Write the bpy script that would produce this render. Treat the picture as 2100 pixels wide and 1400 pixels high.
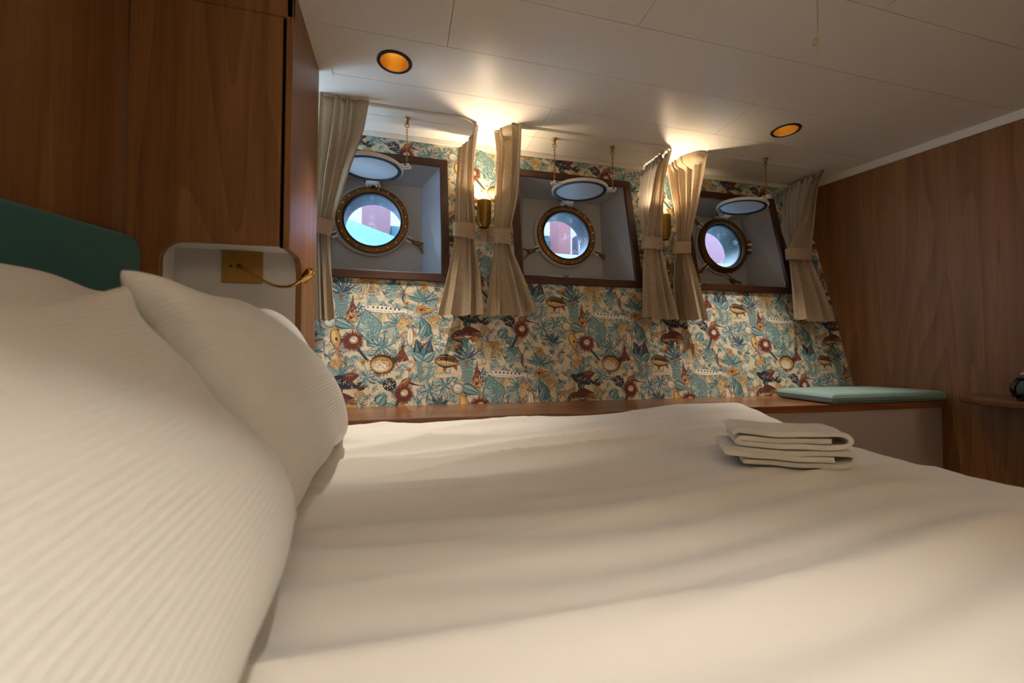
import bpy, bmesh, math, random
from mathutils import Vector, Matrix
from math import sin, cos, pi, radians, atan2, sqrt, tan

# ------------------------------------------------------------------ scene reset
for o in list(bpy.data.objects):
    bpy.data.objects.remove(o)
scene = bpy.context.scene
COL = scene.collection
random.seed(7)

# ------------------------------------------------------------------ camera
F_PX, YAW, PITCH, ROLL, ZC = 861.19, .2553, .0247, .0044, .80
CAM = Vector((0, 0, ZC))
FWD = Vector((sin(YAW)*cos(PITCH), cos(YAW)*cos(PITCH), sin(PITCH)))
_r = Vector((cos(YAW), -sin(YAW), 0)); _u = _r.cross(FWD)
RIGHT = _r*cos(ROLL) + _u*sin(ROLL)
UP = -_r*sin(ROLL) + _u*cos(ROLL)
cd = bpy.data.cameras.new('camera'); cam = bpy.data.objects.new('camera', cd); COL.objects.link(cam)
M = Matrix.Identity(4)
for i in range(3):
    M[i][0] = RIGHT[i]; M[i][1] = UP[i]; M[i][2] = -FWD[i]; M[i][3] = CAM[i]
cam.matrix_world = M
cd.sensor_width = 36.0; cd.lens = F_PX/2100*36.0; cd.clip_start = .02; cd.clip_end = 100
cd.dof.use_dof = True; cd.dof.focus_distance = 2.15; cd.dof.aperture_fstop = 2.8
scene.camera = cam

# ------------------------------------------------------------------ world, exposure
world = bpy.data.worlds.new('overcast'); scene.world = world; world.use_nodes = True
wb = world.node_tree.nodes['Background']
wb.inputs[0].default_value = (.52, .75, 1.0, 1); wb.inputs[1].default_value = 13.0
vs = scene.view_settings
vs.view_transform = 'Standard'; vs.look = 'None'; vs.gamma = 1.0; vs.use_curve_mapping = False
vs.exposure = 0.12

# lamp powers (lamps themselves are made with their fittings below)
P_DOWN = 76.0          # ceiling downlights over the window side
P_NEAR = 84.0          # downlights of the next row
P_SCONCE = 18.0
P_FILL_UP = 80.0            # added fill uplights on the bulkhead behind the camera, to brighten the ceiling
WARM = (1.0, .90, .78)

# ------------------------------------------------------------------ pixel helpers (2100 x 1400 frame)
def ray(x, y):
    return RIGHT*((x-1050)/F_PX) - UP*((y-700)/F_PX) + FWD
def on_plane(x, y, n, c):
    n = Vector(n); v = ray(x, y)
    return CAM + v*((c - n.dot(CAM))/n.dot(v))
def onz(x, y, z): return on_plane(x, y, (0, 0, 1), z)
def ony(x, y, Y): return on_plane(x, y, (0, 1, 0), Y)
def onx(x, y, X): return on_plane(x, y, (1, 0, 0), X)
WY, WK = 2.2124-.2253*.8, .2253                 # leaning hull-side wall: Y = WY + WK z
def wallY(z): return WY + WK*z
def onwall(x, y, off=0.0): return on_plane(x, y, (0, 1, -WK), WY-off)
RWX, RWK = 3.2986, .1627                          # right bulkhead: x = RWX - RWK Y
CEIL = 2.05

# ------------------------------------------------------------------ mesh helpers
class MB:
    def __init__(s): s.v = []; s.f = []; s.m = []
    def add(s, vs, fs, mi=0):
        b = len(s.v); s.v += [tuple(p) for p in vs]
        for f in fs: s.f.append(tuple(i+b for i in f)); s.m.append(mi)
        return s
    def box(s, a, b, mi=0):
        x0, y0, z0 = a; x1, y1, z1 = b
        return s.add([(x0,y0,z0),(x1,y0,z0),(x1,y1,z0),(x0,y1,z0),(x0,y0,z1),(x1,y0,z1),(x1,y1,z1),(x0,y1,z1)],
              [(0,3,2,1),(4,5,6,7),(0,1,5,4),(1,2,6,5),(2,3,7,6),(3,0,4,7)], mi)
    def hexa(s, p, mi=0):      # 8 points, bottom 4 then top 4
        return s.add(p, [(0,3,2,1),(4,5,6,7),(0,1,5,4),(1,2,6,5),(2,3,7,6),(3,0,4,7)], mi)
    def tube(s, pts, r, n=8, closed=False, cap=True, mi=0):
        pts = [Vector(p) for p in pts]; k = len(pts); rings = []
        prev = None
        for i, p in enumerate(pts):
            if closed: t = pts[(i+1) % k]-pts[i-1]
            else: t = pts[min(i+1, k-1)]-pts[max(i-1, 0)]
            t.normalize()
            if prev is None:
                a = Vector((0, 0, 1)) if abs(t.z) < .9 else Vector((1, 0, 0))
                nrm = t.cross(a).normalized()
            else:
                nrm = (prev - t*prev.dot(t)).normalized()
            prev = nrm; bi = t.cross(nrm)
            rr = r[i] if isinstance(r, (list, tuple)) else r
            rings.append([p + nrm*(rr*cos(2*pi*j/n)) + bi*(rr*sin(2*pi*j/n)) for j in range(n)])
        vs = [q for rg in rings for q in rg]; fs = []
        for i in range(k if closed else k-1):
            i2 = (i+1) % k
            for j in range(n):
                j2 = (j+1) % n
                fs.append((i*n+j, i*n+j2, i2*n+j2, i2*n+j))
        if cap and not closed:
            fs.append(tuple(range(n))[::-1]); fs.append(tuple((k-1)*n+j for j in range(n)))
        return s.add(vs, fs, mi)
    def lathe(s, prof, origin, axis, n=32, cap0=False, cap1=False, mi=0):
        ax = Vector(axis).normalized(); a = Vector((1, 0, 0)) if abs(ax.x) < .8 else Vector((0, 0, 1))
        e1 = (a - ax*a.dot(ax)).normalized(); e2 = ax.cross(e1); o = Vector(origin)
        vs = []; fs = []
        for (r, h) in prof:
            for j in range(n):
                t = 2*pi*j/n; vs.append(o + ax*h + e1*(r*cos(t)) + e2*(r*sin(t)))
        for i in range(len(prof)-1):
            for j in range(n):
                j2 = (j+1) % n
                fs.append((i*n+j, i*n+j2, (i+1)*n+j2, (i+1)*n+j))
        if cap0: fs.append(tuple(range(n))[::-1])
        if cap1: fs.append(tuple((len(prof)-1)*n+j for j in range(n)))
        return s.add(vs, fs, mi)
    def prism(s, poly, fa, fb, mi=0):   # poly 2D -> fa(p), fb(p) give 3D ends
        n = len(poly); vs = [fa(p) for p in poly]+[fb(p) for p in poly]
        fs = [tuple(range(n)), tuple(range(2*n-1, n-1, -1))]
        for i in range(n):
            j = (i+1) % n; fs.append((i, i+n, j+n, j))
        return s.add(vs, fs, mi)
    def grid(s, fn, nu, nv, closeu=False, mi=0):
        vs = [fn(i/(nu if closeu else nu-1), j/(nv-1)) for j in range(nv) for i in range(nu)]
        fs = []
        for j in range(nv-1):
            for i in range(nu if closeu else nu-1):
                i2 = (i+1) % nu
                fs.append((j*nu+i, j*nu+i2, (j+1)*nu+i2, (j+1)*nu+i))
        return s.add(vs, fs, mi)
    def build(s, name, mat, parent=None, smooth=False, bevel=0.0, weld=False, segs=2):
        me = bpy.data.meshes.new(name); me.from_pydata(s.v, [], s.f)
        mats = mat if isinstance(mat, (list, tuple)) else [mat]
        for m in mats: me.materials.append(m)
        if len(mats) > 1: me.polygons.foreach_set('material_index', s.m)
        bm = bmesh.new(); bm.from_mesh(me)
        if weld: bmesh.ops.remove_doubles(bm, verts=bm.verts, dist=1e-5)
        bmesh.ops.recalc_face_normals(bm, faces=bm.faces)
        bm.to_mesh(me); bm.free()
        if smooth:
            me.polygons.foreach_set('use_smooth', [True]*len(me.polygons))
            try: me.set_sharp_from_angle(angle=radians(48))
            except Exception: pass
        o = bpy.data.objects.new(name, me); COL.objects.link(o)
        if parent: o.parent = parent; o.matrix_parent_inverse = parent.matrix_world.inverted()
        if bevel:
            md = o.modifiers.new('edge', 'BEVEL'); md.width = bevel; md.segments = segs; md.limit_method = 'ANGLE'; md.angle_limit = radians(40)
        return o

def empty(name, loc=(0, 0, 0)):
    o = bpy.data.objects.new(name, None); COL.objects.link(o); o.location = loc
    o.matrix_world = Matrix.Translation(Vector(loc)); o.empty_display_size = .05
    return o
def tag(o, label, cat, group=None):
    o['label'] = label; o['category'] = cat
    if group: o['group'] = group
    return o
def struct(o, label=None):
    o['kind'] = 'structure'
    if label: o['label'] = label
    return o
def sm(a, b, x):
    t = max(0, min(1, (x-a)/(b-a))); return t*t*(3-2*t)
def lerp(a, b, t): return a+(b-a)*t

# ------------------------------------------------------------------ materials
def srgb(r, g, b):
    f = lambda c: (c/255/12.92 if c/255 <= .04045 else ((c/255+.055)/1.055)**2.4)
    return (f(r), f(g), f(b), 1)
def new_mat(name):
    m = bpy.data.materials.new(name); m.use_nodes = True
    nt = m.node_tree; b = nt.nodes['Principled BSDF']
    return m, nt, b
def plain(name, col, rough=.5, metal=0.0, spec=.5, noise=0.0, nscale=40, bump=0.0, bscale=200, coat=0.0, emis=None, estr=0):
    m, nt, b = new_mat(name)
    b.inputs['Base Color'].default_value = col; b.inputs['Roughness'].default_value = rough
    b.inputs['Metallic'].default_value = metal; b.inputs['Specular IOR Level'].default_value = spec
    b.inputs['Coat Weight'].default_value = coat
    tc = nt.nodes.new('ShaderNodeTexCoord')
    if noise:
        n = nt.nodes.new('ShaderNodeTexNoise'); n.inputs['Scale'].default_value = nscale; n.inputs['Detail'].default_value = 4
        nt.links.new(tc.outputs['Object'], n.inputs['Vector'])
        hv = nt.nodes.new('ShaderNodeHueSaturation'); hv.inputs['Color'].default_value = col
        mr = nt.nodes.new('ShaderNodeMapRange'); mr.inputs[3].default_value = 1-noise; mr.inputs[4].default_value = 1+noise
        nt.links.new(n.outputs['Fac'], mr.inputs[0]); nt.links.new(mr.outputs[0], hv.inputs['Value'])
        nt.links.new(hv.outputs[0], b.inputs['Base Color'])
    if bump:
        n2 = nt.nodes.new('ShaderNodeTexNoise'); n2.inputs['Scale'].default_value = bscale; n2.inputs['Detail'].default_value = 3
        nt.links.new(tc.outputs['Object'], n2.inputs['Vector'])
        bp = nt.nodes.new('ShaderNodeBump'); bp.inputs['Strength'].default_value = bump; bp.inputs['Distance'].default_value = .002
        nt.links.new(n2.outputs['Fac'], bp.inputs['Height']); nt.links.new(bp.outputs[0], b.inputs['Normal'])
    if emis:
        b.inputs['Emission Color'].default_value = emis; b.inputs['Emission Strength'].default_value = estr
    return m
def wood(name, dark, mid, light, axis='z', rough=.4, spec=.4, band=9.0, coat=0.0):
    """fine straight grain running along `axis`"""
    m, nt, b = new_mat(name); L = nt.links
    tc = nt.nodes.new('ShaderNodeTexCoord'); mp = nt.nodes.new('ShaderNodeMapping')
    sc = {'x': (.35, 10, 10), 'y': (10, .35, 10), 'z': (10, 10, .35)}[axis]
    mp.inputs['Scale'].default_value = sc; L.new(tc.outputs['Object'], mp.inputs['Vector'])
    n1 = nt.nodes.new('ShaderNodeTexNoise'); n1.inputs['Scale'].default_value = 1.1; n1.inputs['Detail'].default_value = 6; n1.inputs['Distortion'].default_value = 1.2
    L.new(mp.outputs[0], n1.inputs['Vector'])
    n2 = nt.nodes.new('ShaderNodeTexNoise'); n2.inputs['Scale'].default_value = 11; n2.inputs['Detail'].default_value = 5; n2.inputs['Roughness'].default_value = .65
    L.new(mp.outputs[0], n2.inputs['Vector'])
    mp2 = nt.nodes.new('ShaderNodeMapping'); mp2.inputs['Scale'].default_value = tuple(s*.16 if s > 1 else s*.5 for s in sc)
    L.new(tc.outputs['Object'], mp2.inputs['Vector'])
    wv = nt.nodes.new('ShaderNodeTexNoise'); wv.inputs['Scale'].default_value = 2.2; wv.inputs['Detail'].default_value = 1; wv.inputs['Distortion'].default_value = .5
    L.new(mp2.outputs[0], wv.inputs['Vector'])
    mult = nt.nodes.new('ShaderNodeMath'); mult.operation = 'MULTIPLY'; mult.inputs[1].default_value = band
    L.new(wv.outputs['Fac'], mult.inputs[0])
    sn = nt.nodes.new('ShaderNodeMath'); sn.operation = 'FRACT'; L.new(mult.outputs[0], sn.inputs[0])
    mx = nt.nodes.new('ShaderNodeMix'); mx.data_type = 'FLOAT'; mx.inputs[0].default_value = .22
    L.new(n1.outputs['Fac'], mx.inputs[2]); L.new(sn.outputs[0], mx.inputs[3])
    mx2 = nt.nodes.new('ShaderNodeMix'); mx2.data_type = 'FLOAT'; mx2.inputs[0].default_value = .38
    L.new(mx.outputs[0], mx2.inputs[2]); L.new(n2.outputs['Fac'], mx2.inputs[3])
    cr = nt.nodes.new('ShaderNodeValToRGB'); e = cr.color_ramp.elements
    e[0].position = .30; e[0].color = dark; e[1].position = .72; e[1].color = light
    k = e.new(.5); k.color = mid
    L.new(mx2.outputs[0], cr.inputs[0]); L.new(cr.outputs[0], b.inputs['Base Color'])
    b.inputs['Roughness'].default_value = rough; b.inputs['Specular IOR Level'].default_value = spec; b.inputs['Coat Weight'].default_value = coat
    b.inputs['Coat Roughness'].default_value = .15
    bp = nt.nodes.new('ShaderNodeBump'); bp.inputs['Strength'].default_value = .08; bp.inputs['Distance'].default_value = .001
    L.new(n2.outputs['Fac'], bp.inputs['Height']); L.new(bp.outputs[0], b.inputs['Normal'])
    return m
def weave(name, col, var=.12, sx=420, sheen=.3, rough=.9, trans=0.0, bump=.35, axis=('x', 'z')):
    """linen-like cloth: two crossed stretched noises"""
    m, nt, b = new_mat(name); L = nt.links
    tc = nt.nodes.new('ShaderNodeTexCoord'); outs = []
    for s in ((sx*.12, sx*.12, sx), (sx, sx, sx*.12)):
        mp = nt.nodes.new('ShaderNodeMapping'); mp.inputs['Scale'].default_value = s
        L.new(tc.outputs['Object'], mp.inputs['Vector'])
        n = nt.nodes.new('ShaderNodeTexNoise'); n.inputs['Scale'].default_value = 1; n.inputs['Detail'].default_value = 2
        L.new(mp.outputs[0], n.inputs['Vector']); outs.append(n.outputs['Fac'])
    ad = nt.nodes.new('ShaderNodeMath'); ad.operation = 'ADD'; L.new(outs[0], ad.inputs[0]); L.new(outs[1], ad.inputs[1])
    mr = nt.nodes.new('ShaderNodeMapRange'); mr.inputs[1].default_value = .7; mr.inputs[2].default_value = 1.3
    mr.inputs[3].default_value = 1-var; mr.inputs[4].default_value = 1+var; L.new(ad.outputs[0], mr.inputs[0])
    hv = nt.nodes.new('ShaderNodeHueSaturation'); hv.inputs['Color'].default_value = col; L.new(mr.outputs[0], hv.inputs['Value'])
    L.new(hv.outputs[0], b.inputs['Base Color']); b.inputs['Roughness'].default_value = rough
    b.inputs['Sheen Weight'].default_value = sheen; b.inputs['Specular IOR Level'].default_value = .2
    bp = nt.nodes.new('ShaderNodeBump'); bp.inputs['Strength'].default_value = bump; bp.inputs['Distance'].default_value = .001
    L.new(ad.outputs[0], bp.inputs['Height']); L.new(bp.outputs[0], b.inputs['Normal'])
    if trans:
        tr = nt.nodes.new('ShaderNodeBsdfTranslucent'); L.new(hv.outputs[0], tr.inputs[0])
        ms = nt.nodes.new('ShaderNodeMixShader'); ms.inputs[0].default_value = trans
        out = nt.nodes['Material Output']; L.new(b.outputs[0], ms.inputs[1]); L.new(tr.outputs[0], ms.inputs[2]); L.new(ms.outputs[0], out.inputs[0])
    return m

MT = {}
MT['wood_wall'] = wood('walnut_veneer', srgb(112, 73, 41), srgb(138, 92, 53), srgb(160, 112, 68), 'z', .42, .4)
MT['wood_edge'] = wood('walnut_edge', srgb(78, 46, 25), srgb(98, 60, 34), srgb(116, 74, 44), 'z', .45)
MT['wood_bench'] = wood('teak_board', srgb(86, 47, 23), srgb(126, 76, 41), srgb(162, 106, 61), 'x', .28, .5, 12, .3)
MT['wood_frame_h'] = wood('frame_wood_h', srgb(46, 25, 13), srgb(66, 37, 20), srgb(90, 52, 29), 'x', .35, .5)
MT['wood_frame_v'] = wood('frame_wood_v', srgb(46, 25, 13), srgb(66, 37, 20), srgb(90, 52, 29), 'z', .35, .5)
MT['wood_table'] = wood('table_wood', srgb(78, 48, 28), srgb(104, 66, 38), srgb(128, 84, 50), 'y', .3, .5, 7, .3)
MT['white'] = plain('white_laminate', srgb(226, 222, 216), .45)
MT['niche'] = plain('niche_laminate', srgb(205, 200, 196), .5)
MT['trim'] = plain('cream_trim', srgb(226, 218, 205), .4)
MT['rail'] = plain('white_rail', srgb(228, 224, 216), .35)
MT['recess'] = plain('recess_paint', srgb(156, 159, 166), .38, noise=.03, nscale=20)
MT['hull'] = plain('hull_paint', srgb(166, 165, 163), .45, noise=.04, nscale=12)
MT['white_enamel'] = plain('white_enamel', srgb(228, 224, 218), .3, noise=.04, nscale=60)
MT['brass'] = plain('aged_brass', srgb(132, 92, 50), .46, .9, noise=.25, nscale=30)
MT['brass_dark'] = plain('tarnished_brass', srgb(120, 84, 44), .4, .9, noise=.35, nscale=45)
MT['brass_sconce'] = plain('brushed_brass', srgb(150, 118, 48), .5, .88, noise=.08, nscale=90)
MT['brass_polish'] = plain('polished_brass', srgb(214, 172, 98), .18, 1.0)
MT['brass_plate'] = plain('satin_brass', srgb(170, 134, 70), .42, .85, noise=.06, nscale=60)
MT['gold'] = plain('gold_reflector', srgb(214, 158, 60), .38, .9)
MT['black'] = plain('black_rim', srgb(22, 20, 20), .45)
MT['rubber'] = plain('rubber_gasket', srgb(10, 16, 24), .55)
MT['deadlight'] = plain('deadlight_plate', srgb(206, 214, 218), .42, noise=.03, nscale=15)
MT['bulb'] = plain('bulb_warm', (1, .8, .5, 1), .5, emis=(1, .86, .58, 1), estr=11)
MT['linen'] = weave('curtain_linen', srgb(186, 166, 138), .16, 300, .2, .9, .16)
MT['lining'] = weave('curtain_lining', srgb(214, 208, 202), .05, 500, .1, .9, .2, .15)
MT['tape'] = weave('heading_tape', srgb(168, 150, 138), .10, 500, .1, .9, .1, .2)
MT['band'] = weave('tieback_linen', srgb(176, 154, 128), .13, 330, .2, .9)
MT['teal'] = weave('teal_upholstery', srgb(48, 108, 106), .10, 380, .25, .85)
MT['cushion'] = weave('sage_upholstery', srgb(130, 156, 150), .08, 420, .1, .55, 0, .25)
MT['cushion_seam'] = plain('cushion_piping', srgb(70, 96, 88), .6)
MT['bench_front'] = plain('grey_laminate', srgb(186, 172, 162), .6, noise=.04, nscale=300)
MT['dark'] = plain('dark_gap', srgb(14, 10, 8), .9, spec=.1)
MT['zip'] = plain('zip_metal', srgb(210, 206, 198), .2, 1.0)
MT['towel'] = plain('terry_cloth', srgb(236, 229, 216), .95, spec=.1, noise=.05, nscale=180, bump=.9, bscale=420)
MT['mattress'] = plain('mattress_cloth', srgb(225, 220, 210), .9)
MT['base'] = plain('bed_base', srgb(120, 82, 50), .6)
MT['floor'] = wood('floor_boards', srgb(70, 48, 30), srgb(98, 68, 44), srgb(120, 86, 56), 'x', .5)
MT['kettle'] = plain('teal_grey_enamel', srgb(70, 88, 90), .3, coat=.4)
MT['black_plastic'] = plain('black_plastic', srgb(16, 16, 18), .25)
MT['string'] = plain('beige_string', srgb(196, 164, 118), .9, spec=.1)
MT['backwall'] = plain('cream_bulkhead', srgb(214, 200, 180), .6)

def ceiling_mat():
    m, nt, b = new_mat('ceiling_foil'); L = nt.links
    b.inputs['Base Color'].default_value = srgb(238, 231, 221)
    tc = nt.nodes.new('ShaderNodeTexCoord')
    outs = []
    for s in ((60, 900, 60), (900, 60, 60)):
        mp = nt.nodes.new('ShaderNodeMapping'); mp.inputs['Scale'].default_value = s; L.new(tc.outputs['Object'], mp.inputs['Vector'])
        n = nt.nodes.new('ShaderNodeTexNoise'); n.inputs['Scale'].default_value = .35; n.inputs['Detail'].default_value = 3; L.new(mp.outputs[0], n.inputs['Vector']); outs.append(n.outputs['Fac'])
    ad = nt.nodes.new('ShaderNodeMath'); ad.operation = 'ADD'; L.new(outs[0], ad.inputs[0]); L.new(outs[1], ad.inputs[1])
    mr = nt.nodes.new('ShaderNodeMapRange'); mr.inputs[1].default_value = .6; mr.inputs[2].default_value = 1.4; mr.inputs[3].default_value = .95; mr.inputs[4].default_value = 1.04
    L.new(ad.outputs[0], mr.inputs[0]); hv = nt.nodes.new('ShaderNodeHueSaturation'); hv.inputs['Color'].default_value = srgb(238, 231, 221)
    L.new(mr.outputs[0], hv.inputs['Value']); L.new(hv.outputs[0], b.inputs['Base Color'])
    b.inputs['Roughness'].default_value = .36; b.inputs['Specular IOR Level'].default_value = .5
    n3 = nt.nodes.new('ShaderNodeTexNoise'); n3.inputs['Scale'].default_value = 160; n3.inputs['Detail'].default_value = 2; L.new(tc.outputs['Object'], n3.inputs['Vector'])
    bp = nt.nodes.new('ShaderNodeBump'); bp.inputs['Strength'].default_value = .35; bp.inputs['Distance'].default_value = .0006
    L.new(n3.outputs['Fac'], bp.inputs['Height']); L.new(bp.outputs[0], b.inputs['Normal'])
    return m
MT['ceiling'] = ceiling_mat()

def bedding_mat(name, col, stripes=0.0, axis=0, scale=60):
    m, nt, b = new_mat(name); L = nt.links
    b.inputs['Base Color'].default_value = col; b.inputs['Roughness'].default_value = .72
    b.inputs['Sheen Weight'].default_value = .15; b.inputs['Specular IOR Level'].default_value = .25
    tc = nt.nodes.new('ShaderNodeTexCoord')
    n = nt.nodes.new('ShaderNodeTexNoise'); n.inputs['Scale'].default_value = 500; n.inputs['Detail'].default_value = 2
    L.new(tc.outputs['Object'], n.inputs['Vector'])
    bp = nt.nodes.new('ShaderNodeBump'); bp.inputs['Strength'].default_value = .06; bp.inputs['Distance'].default_value = .001
    L.new(n.outputs['Fac'], bp.inputs['Height'])
    last = bp
    if stripes:
        uv = nt.nodes.new('ShaderNodeUVMap'); sx = nt.nodes.new('ShaderNodeSeparateXYZ'); L.new(uv.outputs[0], sx.inputs[0])
        mu = nt.nodes.new('ShaderNodeMath'); mu.operation = 'MULTIPLY'; mu.inputs[1].default_value = scale*2*pi; L.new(sx.outputs[1], mu.inputs[0])
        si = nt.nodes.new('ShaderNodeMath'); si.operation = 'SINE'; L.new(mu.outputs[0], si.inputs[0])
        b2 = nt.nodes.new('ShaderNodeBump'); b2.inputs['Strength'].default_value = stripes; b2.inputs['Distance'].default_value = .0022
        L.new(si.outputs[0], b2.inputs['Height']); L.new(bp.outputs[0], b2.inputs['Normal']); last = b2
    L.new(last.outputs[0], b.inputs['Normal'])
    return m
MT['duvet'] = bedding_mat('white_cotton', srgb(236, 230, 220))
MT['pillow'] = bedding_mat('white_ribbed_cotton', srgb(240, 237, 230), .24, 1, 54)

def glass_mat():
    m, nt, b = new_mat('salty_porthole_glass'); L = nt.links
    nt.nodes.remove(b); out = nt.nodes['Material Output']
    tr = nt.nodes.new('ShaderNodeBsdfTransparent'); tr.inputs[0].default_value = (.86, .93, .98, 1)
    gl = nt.nodes.new('ShaderNodeBsdfGlossy'); gl.inputs['Roughness'].default_value = .03
    m1 = nt.nodes.new('ShaderNodeMixShader'); m1.inputs[0].default_value = .05; L.new(tr.outputs[0], m1.inputs[1]); L.new(gl.outputs[0], m1.inputs[2])
    tc = nt.nodes.new('ShaderNodeTexCoord')
    v = nt.nodes.new('ShaderNodeTexNoise'); v.inputs['Scale'].default_value = 260; v.inputs['Detail'].default_value = 2; L.new(tc.outputs['Object'], v.inputs['Vector'])
    v2 = nt.nodes.new('ShaderNodeTexNoise'); v2.inputs['Scale'].default_value = 14; v2.inputs['Detail'].default_value = 2; L.new(tc.outputs['Object'], v2.inputs['Vector'])
    mu = nt.nodes.new('ShaderNodeMath'); mu.operation = 'MULTIPLY'; L.new(v.outputs['Fac'], mu.inputs[0]); L.new(v2.outputs['Fac'], mu.inputs[1])
    cr = nt.nodes.new('ShaderNodeValToRGB'); cr.color_ramp.elements[0].position = .34; cr.color_ramp.elements[1].position = .42
    cr.color_ramp.elements[0].color = (0, 0, 0, 1); cr.color_ramp.elements[1].color = (.7, .7, .7, 1)
    L.new(mu.outputs[0], cr.inputs[0])
    df = nt.nodes.new('ShaderNodeBsdfTranslucent'); df.inputs[0].default_value = (.95, .97, 1, 1)
    m2 = nt.nodes.new('ShaderNodeMixShader'); L.new(cr.outputs[0], m2.inputs[0]); L.new(m1.outputs[0], m2.inputs[1]); L.new(df.outputs[0], m2.inputs[2])
    L.new(m2.outputs[0], out.inputs[0])
    return m
MT['glass'] = glass_mat()

# ================================================================== SETTING
XL, YC = -.84, 1.552                      # headboard wall, front of the wardrobe
YN = -1.35                                # bulkhead behind the camera
def rwx(y): return RWX - RWK*y

struct(MB().box((-1.0, YN-.05, -.05), (3.7, 2.5, 0)).build('floor', MT['floor']), 'dark wooden cabin floor')
struct(MB().box((XL-.05, YN, 0), (XL, YC+.6, CEIL+.05)).build('wall_left', MT['wood_wall']), 'walnut veneered wall behind the headboard')
rw = MB(); y0, y1 = YN-.05, 2.62
rw.hexa([(rwx(y0), y0, 0), (rwx(y0)+.05, y0, 0), (rwx(y1)+.05, y1, 0), (rwx(y1), y1, 0),
         (rwx(y0), y0, CEIL+.05), (rwx(y0)+.05, y0, CEIL+.05), (rwx(y1)+.05, y1, CEIL+.05), (rwx(y1), y1, CEIL+.05)])
struct(rw.build('wall_right', MT['wood_wall']), 'walnut veneered bulkhead at the foot of the bed')
struct(MB().box((-1.0, YN-.06, 0), (3.8, YN, CEIL+.05)).build('wall_front', MT['backwall']), 'cream bulkhead opposite the portholes')

# ---- windows: inner openings in the leaning wall
WIN = [(-.53, .200), (.667, 1.387), (1.850, 2.556)]     # x range of the openings
ZIN = [(1.222, 1.873), (1.240, 1.875), (1.249, 1.872)]
FR = .045                                              # frame board width
# ---- leaning wallpapered wall with three openings (thin slab)
wl = MB(); TH = .02
xs = [XL-.05] + [e for w in WIN for e in w] + [3.05]
def wp(x, z, off=0.0): return (x, wallY(z)-off, z)
def slab(x0, x1, za, zb):
    wl.hexa([wp(x0, za), wp(x1, za), wp(x1, za, -TH), wp(x0, za, -TH), wp(x0, zb), wp(x1, zb), wp(x1, zb, -TH), wp(x0, zb, -TH)])
slab(xs[0], xs[1], 0, CEIL+.03)
for k in range(3):
    slab(WIN[k][0], WIN[k][1], 0, ZIN[k][0]); slab(WIN[k][0], WIN[k][1], ZIN[k][1], CEIL+.03)
    slab(WIN[k][1], WIN[k+1][0] if k < 2 else xs[-1], 0, CEIL+.03)

# ================================================================== WALLPAPER PRINT (flat printed motifs)
PAL = dict(cream=(230, 218, 190), pale=(240, 234, 218), ltteal=(176, 198, 190), teal=(130, 164, 164), mteal=(98, 136, 142), dteal=(66, 100, 110),
           navy=(50, 54, 70), maroon=(112, 58, 52), rust=(160, 94, 66), ochre=(210, 160, 92), yellow=(230, 200, 138), tan=(188, 150, 106),
           brown=(92, 62, 42), slate=(92, 100, 112), ink=(70, 66, 58))
PN = list(PAL); PI = {n: i for i, n in enumerate(PN)}
PM = [plain('print_'+n, srgb(*PAL[n]), .62, spec=.25, noise=.34, nscale=330) for n in PN]
wallpaper_base = wl.build('wall_back', PM[PI['cream']]); struct(wallpaper_base, 'leaning wall papered with a sea-life and foliage print in teal, ochre and maroon')
TV, TF, TC = [], [], []
def poly(pts, col):
    b = len(TV); TV.extend((p[0], p[1]) for p in pts); TF.append(tuple(range(b, b+len(pts)))); TC.append(PI[col])
def rotp(p, a, c=(0, 0)): return (c[0]+p[0]*cos(a)-p[1]*sin(a), c[1]+p[0]*sin(a)+p[1]*cos(a))
def ell(c, rx, ry, a, col, n=14):
    poly([rotp((rx*cos(2*pi*i/n), ry*sin(2*pi*i/n)), a, c) for i in range(n)], col)
def stroke(pts, w, col, taper=False):
    n = len(pts)
    for i in range(n-1):
        (x0, y0), (x1, y1) = pts[i], pts[i+1]; dx, dy = x1-x0, y1-y0; l = sqrt(dx*dx+dy*dy) or 1; nx, ny = -dy/l, dx/l
        w0 = w*(1-i/(n-1)*.85) if taper else w; w1 = w*(1-(i+1)/(n-1)*.85) if taper else w
        poly([(x0+nx*w0/2, y0+ny*w0/2), (x0-nx*w0/2, y0-ny*w0/2), (x1-nx*w1/2, y1-ny*w1/2), (x1+nx*w1/2, y1+ny*w1/2)], col)
def curve(b, ang, L, bend, n=6):
    out = [b]; a = ang; p = b
    for i in range(n):
        a += bend/n; p = (p[0]+cos(a)*L/n, p[1]+sin(a)*L/n); out.append(p)
    return out
def leaf(b, ang, L, W, col, dark='dteal', light=None, bend=0.0):
    c = curve(b, ang, L, bend, 6)
    prof = [.25, .8, 1, .92, .65, .3, 0]
    def side(s, k):
        o = []
        for i, p in enumerate(c):
            q = c[min(i+1, 6)]; r = c[max(i-1, 0)]; dx, dy = q[0]-r[0], q[1]-r[1]; l = sqrt(dx*dx+dy*dy) or 1
            o.append((p[0]-dy/l*W*.5*prof[i]*k*s, p[1]+dx/l*W*.5*prof[i]*k*s))
        return o
    for k, cc in ((1.28, dark), (.95, col)):
        a, d = side(1, k), side(-1, k)
        for i in range(6): poly([a[i], d[i], d[i+1], a[i+1]] if i < 5 else [a[i], d[i], c[6]], cc)
    if light:
        a = side(1, .8); d = side(1, .2)
        for i in range(1, 5): poly([a[i], d[i], d[i+1], a[i+1]], light)
    stroke(c[:6], max(.0009, W*.09), dark)
R = random.Random(11)
def spray(c, n, L, W, a0, spread, cols, dark='dteal', light='pale', bend=.3):
    for i in range(n):
        t = (i/(n-1) if n > 1 else .5)-.5
        leaf(c, a0+t*spread+R.uniform(-.1, .1), L*R.uniform(.8, 1.1), W, R.choice(cols), dark, light if R.random() < .6 else None, bend*t*2)
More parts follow.
